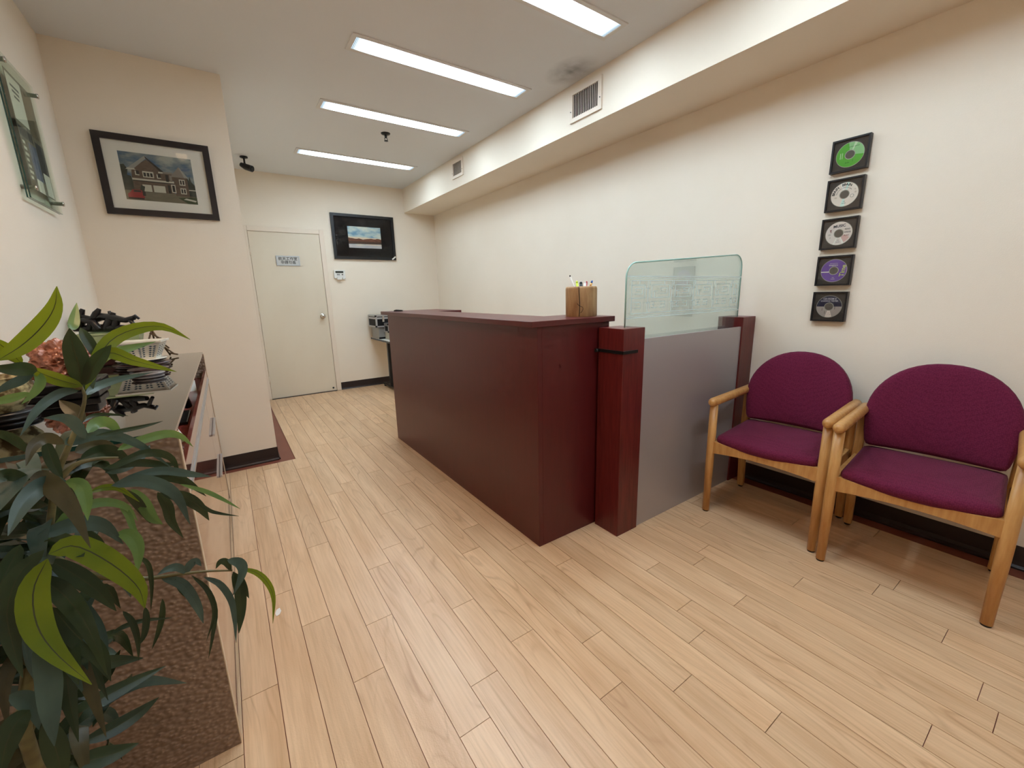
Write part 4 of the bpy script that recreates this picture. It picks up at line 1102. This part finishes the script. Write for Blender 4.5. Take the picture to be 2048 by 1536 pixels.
# ------------------------------------------------------------------ plant
SPRIGS = [
  ([[-0.291,0.93,0.848],[-0.265,0.95,0.96],[-0.24,0.96,1.017],[-0.225,0.97,1.051],[-0.212,0.97,1.088],[-0.213,0.97,1.108]],
   [[[[-0.213,0.97,1.108],[-0.207,0.957,1.141],[-0.205,0.943,1.179],[-0.201,0.93,1.206]],0.0352,0,[0.21,-0.98,0.07]],
    [[[-0.202,0.93,1.206],[-0.201,0.953,1.21],[-0.201,0.977,1.225],[-0.2,1.0,1.245]],0.0165,3,[0.2,-0.98,0.02]],
    [[[-0.191,1.0,1.148],[-0.197,1.007,1.173],[-0.203,1.013,1.192],[-0.207,1.02,1.203]],0.0194,0,[0.36,-0.93,0.08]],
    [[[-0.209,0.97,1.101],[-0.187,0.988,1.152],[-0.165,1.006,1.182],[-0.13,1.024,1.197],[-0.096,1.042,1.195],[-0.062,1.06,1.167]],0.028,1,[0.18,-0.98,-0.08]],
    [[[-0.208,0.97,1.109],[-0.191,0.957,1.139],[-0.173,0.943,1.161],[-0.158,0.93,1.176]],0.0249,0,[0.25,-0.97,0.04]],
    [[[-0.199,0.97,1.129],[-0.186,1.007,1.15],[-0.156,1.043,1.159],[-0.118,1.08,1.166]],0.0206,3,[0.15,-0.99,0.08]],
    [[[-0.202,0.97,1.124],[-0.175,0.987,1.158],[-0.144,1.003,1.139],[-0.09,1.02,1.11]],0.0256,1,[0.13,-0.99,0.02]],
    [[[-0.21,0.97,1.092],[-0.202,1.013,1.099],[-0.178,1.057,1.102],[-0.135,1.1,1.103]],0.0171,2,[0.16,-0.98,0.13]],
    [[[-0.216,0.99,1.08],[-0.209,1.003,1.113],[-0.201,1.017,1.141],[-0.192,1.03,1.17]],0.0226,0,[0.5,-0.87,-0.02]],
    [[[-0.216,0.97,1.102],[-0.234,0.947,1.103],[-0.256,0.923,1.085],[-0.274,0.9,1.053]],0.017,2,[0.26,-0.95,0.16]],
    [[[-0.222,0.96,1.019],[-0.223,0.933,1.053],[-0.227,0.907,1.07],[-0.24,0.88,1.079]],0.0203,2,[0.24,-0.95,0.18]],
    [[[-0.222,0.97,1.046],[-0.23,0.98,1.063],[-0.24,0.99,1.074],[-0.25,1.0,1.084]],0.0259,4,[0.38,-0.9,0.23]],
    [[[-0.224,0.97,1.046],[-0.214,0.997,1.05],[-0.2,1.023,1.044],[-0.177,1.05,1.03]],0.0083,0,[0.19,-0.96,0.19]],
    [[[-0.217,0.96,1.029],[-0.207,0.98,1.04],[-0.194,1.0,1.03],[-0.186,1.02,0.99]],0.0235,3,[0.19,-0.96,0.2]],
    [[[-0.209,0.96,1.022],[-0.183,0.993,1.016],[-0.154,1.027,1.011],[-0.13,1.06,1.008]],0.0096,0,[0.14,-0.97,0.22]]]),
  ([[-0.215,0.97,1.106],[-0.231,0.95,1.122],[-0.247,0.93,1.141],[-0.261,0.91,1.163],[-0.271,0.9,1.173]],
   [[[[-0.269,0.88,1.168],[-0.24,0.875,1.188],[-0.213,0.87,1.215],[-0.196,0.865,1.241],[-0.188,0.86,1.268]],0.03,1,[0.24,-0.97,0.03]],
    [[[-0.252,0.9,1.159],[-0.259,0.893,1.178],[-0.264,0.887,1.19],[-0.273,0.88,1.204]],0.0183,1,[0.28,-0.96,0.06]],
    [[[-0.209,0.96,1.109],[-0.228,0.94,1.125],[-0.24,0.92,1.14],[-0.244,0.9,1.153]],0.0229,1,[0.25,-0.96,0.11]],
    [[[-0.239,0.9,1.147],[-0.246,0.883,1.153],[-0.255,0.867,1.156],[-0.27,0.85,1.163]],0.0238,0,[0.28,-0.95,0.1]],
    [[[-0.247,0.92,1.147],[-0.242,0.913,1.13],[-0.25,0.907,1.114],[-0.264,0.9,1.1]],0.0143,3,[0.26,-0.96,0.14]],
    [[[-0.247,0.92,1.145],[-0.262,0.913,1.134],[-0.274,0.907,1.128],[-0.291,0.9,1.118]],0.0161,2,[0.29,-0.95,0.12]],
    [[[-0.258,0.92,1.113],[-0.275,0.913,1.109],[-0.286,0.907,1.107],[-0.299,0.9,1.103]],0.0146,3,[0.3,-0.94,0.14]]]),
  ([[-0.265,0.95,0.959],[-0.242,0.96,0.977],[-0.219,0.97,0.979],[-0.196,1.0,0.966]],
   [[[[-0.244,0.95,1.017],[-0.236,0.97,1.018],[-0.206,0.99,1.016],[-0.167,1.01,0.983],[-0.129,1.03,0.918]],0.0241,2,[0.15,-0.98,0.15]],
    [[[-0.194,1.0,0.98],[-0.172,1.02,0.984],[-0.129,1.04,0.986],[-0.107,1.06,0.97],[-0.093,1.08,0.938]],0.0199,3,[0.12,-0.96,0.24]],
    [[[-0.209,0.98,0.952],[-0.159,1.003,0.964],[-0.127,1.027,0.94],[-0.121,1.05,0.89]],0.0179,0,[0.12,-0.95,0.28]],
    [[[-0.215,0.98,0.956],[-0.176,1.007,0.948],[-0.145,1.033,0.928],[-0.117,1.06,0.91]],0.0179,0,[0.13,-0.95,0.29]],
    [[[-0.198,0.99,0.926],[-0.144,1.01,0.922],[-0.102,1.03,0.896],[-0.07,1.05,0.874]],0.0195,2,[0.09,-0.94,0.32]],
    [[[-0.207,0.97,0.925],[-0.164,0.98,0.918],[-0.127,0.99,0.876],[-0.115,1.0,0.8]],0.0274,2,[0.12,-0.93,0.34]],
    [[[-0.179,1.0,0.927],[-0.14,1.02,0.906],[-0.112,1.04,0.878],[-0.086,1.06,0.829]],0.0228,0,[0.1,-0.94,0.33]],
    [[[-0.149,1.0,0.882],[-0.117,1.02,0.852],[-0.098,1.04,0.815],[-0.089,1.06,0.772]],0.0276,0,[0.09,-0.92,0.38]],
    [[[-0.12,1.02,0.883],[-0.083,1.02,0.856],[-0.057,1.02,0.83],[-0.029,1.02,0.797]],0.0107,3,[0.05,-0.93,0.37]],
    [[[-0.108,1.02,0.855],[-0.085,1.023,0.814],[-0.066,1.027,0.796],[-0.034,1.03,0.777]],0.0086,0,[0.06,-0.92,0.4]],
    [[[-0.156,1.02,0.876],[-0.147,1.027,0.841],[-0.147,1.033,0.804],[-0.135,1.04,0.757]],0.0225,0,[0.13,-0.91,0.39]],
    [[[-0.192,1.02,0.894],[-0.182,1.027,0.86],[-0.174,1.033,0.821],[-0.162,1.04,0.799]],0.0261,3,[0.15,-0.91,0.37]],
    [[[-0.2,1.0,0.903],[-0.19,1.017,0.872],[-0.184,1.033,0.836],[-0.182,1.05,0.803]],0.0198,0,[0.16,-0.92,0.36]],
    [[[-0.235,0.97,0.921],[-0.218,0.98,0.921],[-0.201,0.99,0.909],[-0.181,1.0,0.872]],0.0138,1,[0.19,-0.93,0.31]],
    [[[-0.217,1.0,0.942],[-0.194,1.027,0.942],[-0.174,1.053,0.948],[-0.16,1.08,0.958]],0.0297,0,[0.16,-0.95,0.27]],
    [[[-0.244,1.0,0.974],[-0.223,1.027,0.974],[-0.209,1.053,0.962],[-0.194,1.08,0.934]],0.0327,0,[0.19,-0.95,0.25]],
    [[[-0.253,1.02,0.984],[-0.238,1.047,0.984],[-0.224,1.073,0.975],[-0.21,1.1,0.953]],0.029,4,[0.2,-0.95,0.24]]]),
  ([[-0.334,0.9,0.679],[-0.31,0.92,0.774],[-0.291,0.93,0.848]],
   [[[[-0.279,0.93,1.018],[-0.287,0.92,1.044],[-0.296,0.91,1.059],[-0.301,0.9,1.066]],0.0148,0,[0.3,-0.93,0.19]],
    [[[-0.24,0.93,1.023],[-0.251,0.913,1.041],[-0.263,0.897,1.035],[-0.271,0.88,1.011]],0.0204,4,[0.27,-0.94,0.22]],
    [[[-0.264,0.95,1.03],[-0.262,0.943,1.006],[-0.258,0.937,0.983],[-0.252,0.93,0.963]],0.0194,0,[0.26,-0.93,0.26]],
    [[[-0.246,0.92,0.965],[-0.262,0.887,0.975],[-0.277,0.853,0.961],[-0.287,0.82,0.933]],0.0303,2,[0.29,-0.91,0.3]],
    [[[-0.248,0.92,0.964],[-0.229,0.907,0.958],[-0.223,0.893,0.935],[-0.224,0.88,0.905]],0.0233,3,[0.23,-0.92,0.32]],
    [[[-0.283,0.92,0.873],[-0.256,0.935,0.903],[-0.222,0.95,0.906],[-0.195,0.965,0.883],[-0.186,0.98,0.843]],0.0191,3,[0.22,-0.92,0.33]],
    [[[-0.203,0.97,0.888],[-0.194,0.967,0.865],[-0.191,0.963,0.84],[-0.184,0.96,0.816]],0.0128,3,[0.18,-0.91,0.38]],
    [[[-0.289,0.9,0.89],[-0.249,0.917,0.889],[-0.222,0.933,0.87],[-0.206,0.95,0.819]],0.0309,2,[0.22,-0.91,0.36]],
    [[[-0.209,0.95,0.844],[-0.192,0.94,0.834],[-0.185,0.93,0.809],[-0.191,0.92,0.771]],0.0269,3,[0.18,-0.89,0.42]],
    [[[-0.262,0.84,0.883],[-0.234,0.84,0.885],[-0.201,0.84,0.84],[-0.178,0.84,0.787],[-0.176,0.84,0.746]],0.0413,1,[0.14,-0.91,0.38]],
    [[[-0.258,0.82,0.885],[-0.276,0.81,0.848],[-0.279,0.8,0.799],[-0.267,0.79,0.753],[-0.239,0.78,0.688]],0.0413,1,[0.37,-0.8,0.46]],
    [[[-0.282,0.9,0.849],[-0.259,0.9,0.81],[-0.239,0.9,0.77],[-0.224,0.9,0.723]],0.032,0,[0.23,-0.86,0.45]],
    [[[-0.265,0.84,0.891],[-0.29,0.825,0.87],[-0.305,0.81,0.828],[-0.304,0.795,0.784],[-0.299,0.78,0.739]],0.0292,0,[0.32,-0.84,0.43]],
    [[[-0.28,0.86,0.787],[-0.263,0.853,0.734],[-0.243,0.847,0.688],[-0.236,0.84,0.638]],0.034,0,[0.23,-0.81,0.53]],
    [[[-0.271,0.92,0.765],[-0.26,0.913,0.719],[-0.252,0.907,0.685],[-0.246,0.9,0.654]],0.0241,2,[0.23,-0.83,0.51]],
    [[[-0.299,0.88,0.892],[-0.31,0.867,0.87],[-0.32,0.853,0.849],[-0.333,0.84,0.823]],0.026,0,[0.32,-0.86,0.4]],
    [[[-0.277,0.9,0.983],[-0.291,0.887,1.0],[-0.296,0.873,1.002],[-0.308,0.86,0.996]],0.0215,0,[0.31,-0.92,0.25]],
    [[[-0.29,0.92,0.958],[-0.296,0.907,0.949],[-0.308,0.893,0.946],[-0.32,0.88,0.937]],0.0253,0,[0.31,-0.9,0.3]],
    [[[-0.256,0.98,0.851],[-0.248,0.98,0.818],[-0.247,0.98,0.787],[-0.251,0.98,0.747]],0.0273,0,[0.22,-0.88,0.41]],
    [[[-0.256,0.98,0.811],[-0.241,0.98,0.784],[-0.227,0.98,0.747],[-0.22,0.98,0.695]],0.0262,2,[0.2,-0.87,0.44]]]),
  ([[-0.347,0.86,0.581],[-0.337,0.88,0.592],[-0.321,0.9,0.596]],
   [[[[-0.284,0.8,0.772],[-0.279,0.787,0.725],[-0.282,0.773,0.678],[-0.284,0.76,0.629]],0.0328,2,[0.28,-0.77,0.57]],
    [[[-0.334,0.86,0.551],[-0.287,0.887,0.57],[-0.241,0.913,0.564],[-0.188,0.94,0.552]],0.0326,0,[0.21,-0.79,0.58]],
    [[[-0.284,0.9,0.549],[-0.249,0.927,0.55],[-0.217,0.953,0.524],[-0.171,0.98,0.464]],0.0262,2,[0.18,-0.79,0.59]],
    [[[-0.292,0.86,0.533],[-0.259,0.873,0.522],[-0.228,0.887,0.519],[-0.199,0.9,0.523]],0.0289,0,[0.2,-0.76,0.62]],
    [[[-0.303,0.82,0.535],[-0.276,0.827,0.521],[-0.252,0.833,0.508],[-0.224,0.84,0.5]],0.0351,0,[0.22,-0.73,0.65]],
    [[[-0.299,0.92,0.625],[-0.276,0.933,0.614],[-0.251,0.947,0.596],[-0.22,0.96,0.573]],0.0296,0,[0.21,-0.81,0.55]],
    [[[-0.312,0.94,0.562],[-0.285,0.947,0.571],[-0.268,0.953,0.581],[-0.247,0.96,0.608]],0.0314,0,[0.23,-0.8,0.56]],
    [[[-0.259,0.98,0.634],[-0.239,0.987,0.636],[-0.212,0.993,0.63],[-0.173,1.0,0.61]],0.0109,0,[0.18,-0.84,0.52]],
    [[[-0.226,0.94,0.696],[-0.217,0.937,0.669],[-0.215,0.933,0.633],[-0.22,0.93,0.592]],0.012,0,[0.19,-0.82,0.54]],
    [[[-0.181,1.0,0.659],[-0.187,1.0,0.624],[-0.199,1.0,0.589],[-0.214,1.0,0.557]],0.0122,0,[0.16,-0.83,0.54]],
    [[[-0.196,0.98,0.773],[-0.186,0.98,0.75],[-0.188,0.98,0.707],[-0.198,0.98,0.653]],0.0097,0,[0.17,-0.87,0.47]],
    [[[-0.194,0.93,0.695],[-0.196,0.927,0.67],[-0.203,0.923,0.644],[-0.213,0.92,0.629]],0.0129,0,[0.18,-0.83,0.54]],
    [[[-0.331,0.82,0.694],[-0.316,0.813,0.681],[-0.308,0.807,0.664],[-0.308,0.8,0.634]],0.0264,2,[0.3,-0.78,0.56]],
    [[[-0.31,0.8,0.672],[-0.322,0.787,0.667],[-0.332,0.773,0.645],[-0.338,0.76,0.614]],0.0344,0,[0.32,-0.75,0.58]],
    [[[-0.3,0.8,0.646],[-0.296,0.793,0.604],[-0.295,0.787,0.572],[-0.297,0.78,0.535]],0.0328,0,[0.27,-0.73,0.62]],
    [[[-0.292,0.95,0.715],[-0.286,0.943,0.655],[-0.277,0.937,0.612],[-0.277,0.93,0.564]],0.0304,0,[0.24,-0.81,0.54]]]),
  ([[-0.291,0.93,0.848],[-0.262,0.97,0.768],[-0.202,1.0,0.715],[-0.158,1.0,0.703],[-0.107,1.0,0.689],[-0.062,1.0,0.671]],
   [[[[-0.135,1.0,0.696],[-0.147,0.993,0.72],[-0.162,0.987,0.726],[-0.177,0.98,0.724]],0.0178,2,[0.14,-0.88,0.46]],
    [[[-0.14,1.0,0.695],[-0.129,1.0,0.713],[-0.118,1.0,0.718],[-0.111,1.0,0.703]],0.0187,2,[0.18,-0.97,0.14]],
    [[[-0.177,1.0,0.707],[-0.146,0.997,0.677],[-0.13,0.993,0.621],[-0.126,0.99,0.578]],0.023,2,[0.11,-0.84,0.53]],
    [[[-0.13,1.0,0.69],[-0.109,0.995,0.648],[-0.103,0.99,0.597],[-0.115,0.985,0.545],[-0.129,0.98,0.499]],0.0117,0,[0.09,-0.83,0.54]],
    [[[-0.124,1.0,0.681],[-0.106,0.993,0.638],[-0.106,0.987,0.591],[-0.126,0.98,0.542]],0.0096,0,[0.09,-0.83,0.55]],
    [[[-0.111,1.0,0.677],[-0.087,0.995,0.652],[-0.073,0.99,0.609],[-0.073,0.985,0.562],[-0.078,0.98,0.51]],0.0152,2,[0.06,-0.84,0.54]],
    [[[-0.064,1.0,0.672],[-0.07,1.0,0.695],[-0.08,1.0,0.699],[-0.089,1.0,0.687]],0.016,0,[0.07,-0.88,0.48]],
    [[[-0.067,1.0,0.699],[-0.046,0.993,0.686],[-0.045,0.987,0.663],[-0.068,0.98,0.624]],0.0239,2,[0.04,-0.86,0.51]],
    [[[-0.061,1.0,0.668],[-0.055,0.993,0.623],[-0.06,0.987,0.573],[-0.07,0.98,0.53]],0.0263,0,[0.05,-0.83,0.56]],
    [[[-0.048,1.0,0.671],[-0.018,0.992,0.649],[-0.001,0.985,0.616],[0.003,0.978,0.58],[-0.006,0.97,0.528]],0.0146,1,[0.0,-0.84,0.54]],
    [[[-0.047,1.0,0.651],[-0.045,1.0,0.624],[-0.044,1.0,0.606],[-0.042,1.0,0.591]],0.01,0,[0.04,-0.84,0.54]],
    [[[-0.156,1.0,0.693],[-0.151,1.0,0.665],[-0.14,1.0,0.642],[-0.126,1.0,0.629]],0.0094,0,[0.12,-0.85,0.51]]]),
]

def leaf_material(name, col, col2, trans=.25):
    m = mat(name, col, .38, spec=.4, vary=(14, col2, (1,1,1), .2), bump=(90,.15))
    nt = m.node_tree; b = nt.nodes['Principled BSDF']; out = nt.nodes['Material Output']
    tr = nt.nodes.new('ShaderNodeBsdfTranslucent'); tr.inputs['Color'].default_value = lin(*[min(255, int(c*1.25)) for c in col])
    mx = nt.nodes.new('ShaderNodeMixShader'); mx.inputs[0].default_value = trans
    nt.links.new(b.outputs[0], mx.inputs[1]); nt.links.new(tr.outputs[0], mx.inputs[2]); nt.links.new(mx.outputs[0], out.inputs['Surface'])
    return m
LEAF = [leaf_material('leaf_dark_green', (54, 68, 40), (36, 48, 34)), leaf_material('leaf_olive', (118, 132, 30), (84, 104, 24), .35),
        leaf_material('leaf_blue_green', (76, 96, 86), (52, 68, 62)), leaf_material('leaf_pale_green', (112, 140, 76), (84, 112, 66), .3),
        leaf_material('leaf_brownish', (84, 78, 52), (58, 56, 40)), mat('leaf_midrib', (52, 58, 26), .5)]
def catmull(P, n):
    P = [Vector(p) for p in P]
    if len(P) < 3: return [P[0].lerp(P[-1], i/n) for i in range(n+1)]
    Q = [P[0]*2-P[1]]+P+[P[-1]*2-P[-2]]; out = []
    m = len(P)-1
    for i in range(n+1):
        s = m*i/n; k = min(int(s), m-1); t = s-k
        a, b, c, d = Q[k:k+4]
        out.append(.5*((2*b)+(c-a)*t+(2*a-5*b+4*c-d)*t*t+(3*b-a-3*c+d)*t**3))
    return out
def add_leaf(mb, pts, w, mi, nrm, fold=.16):
    sp = catmull(pts, 14); n = len(sp)-1; N = Vector(nrm); rows = []
    for i, p in enumerate(sp):
        t = i/n
        T = (sp[min(i+1, n)]-sp[max(i-1, 0)]).normalized()
        S = T.cross(N)
        S = S.normalized() if S.length > 1e-4 else T.orthogonal().normalized()
        Nn = S.cross(T)
        prof = (t**.6*(1-t)**.92)/.3935 if 0 < t < 1 else 0
        h = w*.46*max(prof, .03)
        rows.append([mb.bm.verts.new(p+S*h*a-Nn*(fold*h*(1-abs(a)))) for a in (-1, -.5, -.05, .05, .5, 1)])
    for a, b in zip(rows, rows[1:]):
        for k in range(5):
            f = mb.bm.faces.new((a[k], a[k+1], b[k+1], b[k])); f.smooth = True; f.material_index = 5 if (k == 2 and mi in (0, 1)) else mi
def plant():
    bx, by = -.335, .90
    t = thing('potted_plant', 'leafy artificial bamboo plant beside the display case, bottom left corner', 'plant', (bx, by, 0))
    pot = MB().lathe([(0,0),(.10,0),(.105,.01),(.13,.22),(.14,.225),(.14,.25),(.126,.25),(.12,.2),(0,.2)], (bx, by, 0), 36)
    obj('pot', pot, mat('black_pot', (28, 26, 26), .35), t, smooth=40)
    obj('soil', MB().lathe([(0,.2005),(.119,.2005),(.1,.212),(0,.216)], (bx, by, 0), 24), mat('moss_soil', (48, 38, 28), .95, bump=(60,.8)), t)
    bark = mat('bamboo_stem', (112, 104, 62), .5, vary=(20, (84, 74, 44), (1,1,3), .2))
    trunk = [(bx, by, .2), (-.345, .88, .42), (-.347, .862, .585)]
    st = obj('stem', MB().tube(catmull(trunk+[(-.334,.90,.68),(-.31,.92,.774),(-.291,.93,.848)], 12), [.011]*4+[.009]*9, 10), bark, t)
    rnd = random.Random(21)
    for k, (stem, leaves) in enumerate(SPRIGS):
        b = obj('stem', MB().tube(catmull(stem, 12), [.0055-.0038*i/12 for i in range(13)], 8), bark, t)
        mb = MB()
        for pts, w, mi, nrm in leaves: add_leaf(mb, pts, w, mi, nrm)
        obj('foliage', mb, LEAF, b, keep_normals=True)
    # denser inner growth round the main stem
    mb = MB(); tw = MB()
    for i in range(190):
        z = rnd.uniform(.34, .98); f_ = (z-.2)/.8
        base = Vector((-.345+.06*f_+rnd.uniform(-.03,.03), .875+.09*f_+rnd.uniform(-.02,.05), z))
        a = rnd.uniform(-.3, 2*PI-.3)
        d = Vector((math.cos(a)*.8, math.sin(a)*.8, rnd.uniform(-.1, .7))).normalized()
        L_ = rnd.uniform(.11, .19)
        p1 = base+d*L_*.5; p2 = base+d*L_*.85+Vector((0,0,-.04)); p3 = base+d*L_+Vector((0,0,-.04-rnd.uniform(.02,.09)))
        if max(p.x for p in (p1,p2,p3)) > -.2-.1*(1-f_) or max(p.y for p in (p1,p2,p3)) > 1.19 or min(p.x for p in (p1,p2,p3)) < -.6: continue
        if min(p.y for p in (p1,p2,p3)) < .8: continue
        n_ = Vector((rnd.uniform(-.6,.6), rnd.uniform(-1,-.2), rnd.uniform(.2,1)))
        add_leaf(mb, [base, p1, p2, p3], rnd.uniform(.022,.036), rnd.choice((0,0,0,2,2,4)), n_)
    obj('foliage', mb, LEAF, st, keep_normals=True)
plant()

# ------------------------------------------------------------------ camera, world, view
cam = bpy.data.cameras.new('camera'); co = bpy.data.objects.new('camera', cam); COL.objects.link(co)
f_px, yaw, pitch, roll, hc = 825.3139, 0.60015258, -0.21569598, -0.02429339, 1.24266295
cam.sensor_width = 36.0; cam.lens = f_px/2048*36.0; cam.clip_start = .02
cy, sy, cp, sp = math.cos(yaw), math.sin(yaw), math.cos(pitch), math.sin(pitch)
Fw = Vector((sy*cp, cy*cp, sp)); Rt = Vector((cy, -sy, 0)); Up = Rt.cross(Fw)
r2 = Rt*math.cos(roll)+Up*math.sin(roll); u2 = -Rt*math.sin(roll)+Up*math.cos(roll)
co.matrix_world = Matrix(((r2.x,u2.x,-Fw.x,0),(r2.y,u2.y,-Fw.y,0),(r2.z,u2.z,-Fw.z,hc),(0,0,0,1)))
sc.camera = co
w = bpy.data.worlds.new('world'); sc.world = w; w.use_nodes = True
w.node_tree.nodes['Background'].inputs[0].default_value = (.8, .85, .9, 1); w.node_tree.nodes['Background'].inputs[1].default_value = .05
sc.view_settings.view_transform = 'Standard'; sc.view_settings.look = 'None'; sc.view_settings.gamma = 1.0
sc.view_settings.use_curve_mapping = False; sc.view_settings.exposure = EXPO
sc.cycles.use_denoising = True
sc.cycles.use_adaptive_sampling = True; sc.cycles.adaptive_threshold = 0.05; sc.cycles.adaptive_min_samples = 16
sc.cycles.max_bounces = 8; sc.cycles.diffuse_bounces = 5; sc.cycles.transparent_max_bounces = 14
sc.cycles.sample_clamp_indirect = 6.0
sc.cycles.caustics_reflective = False; sc.cycles.caustics_refractive = False
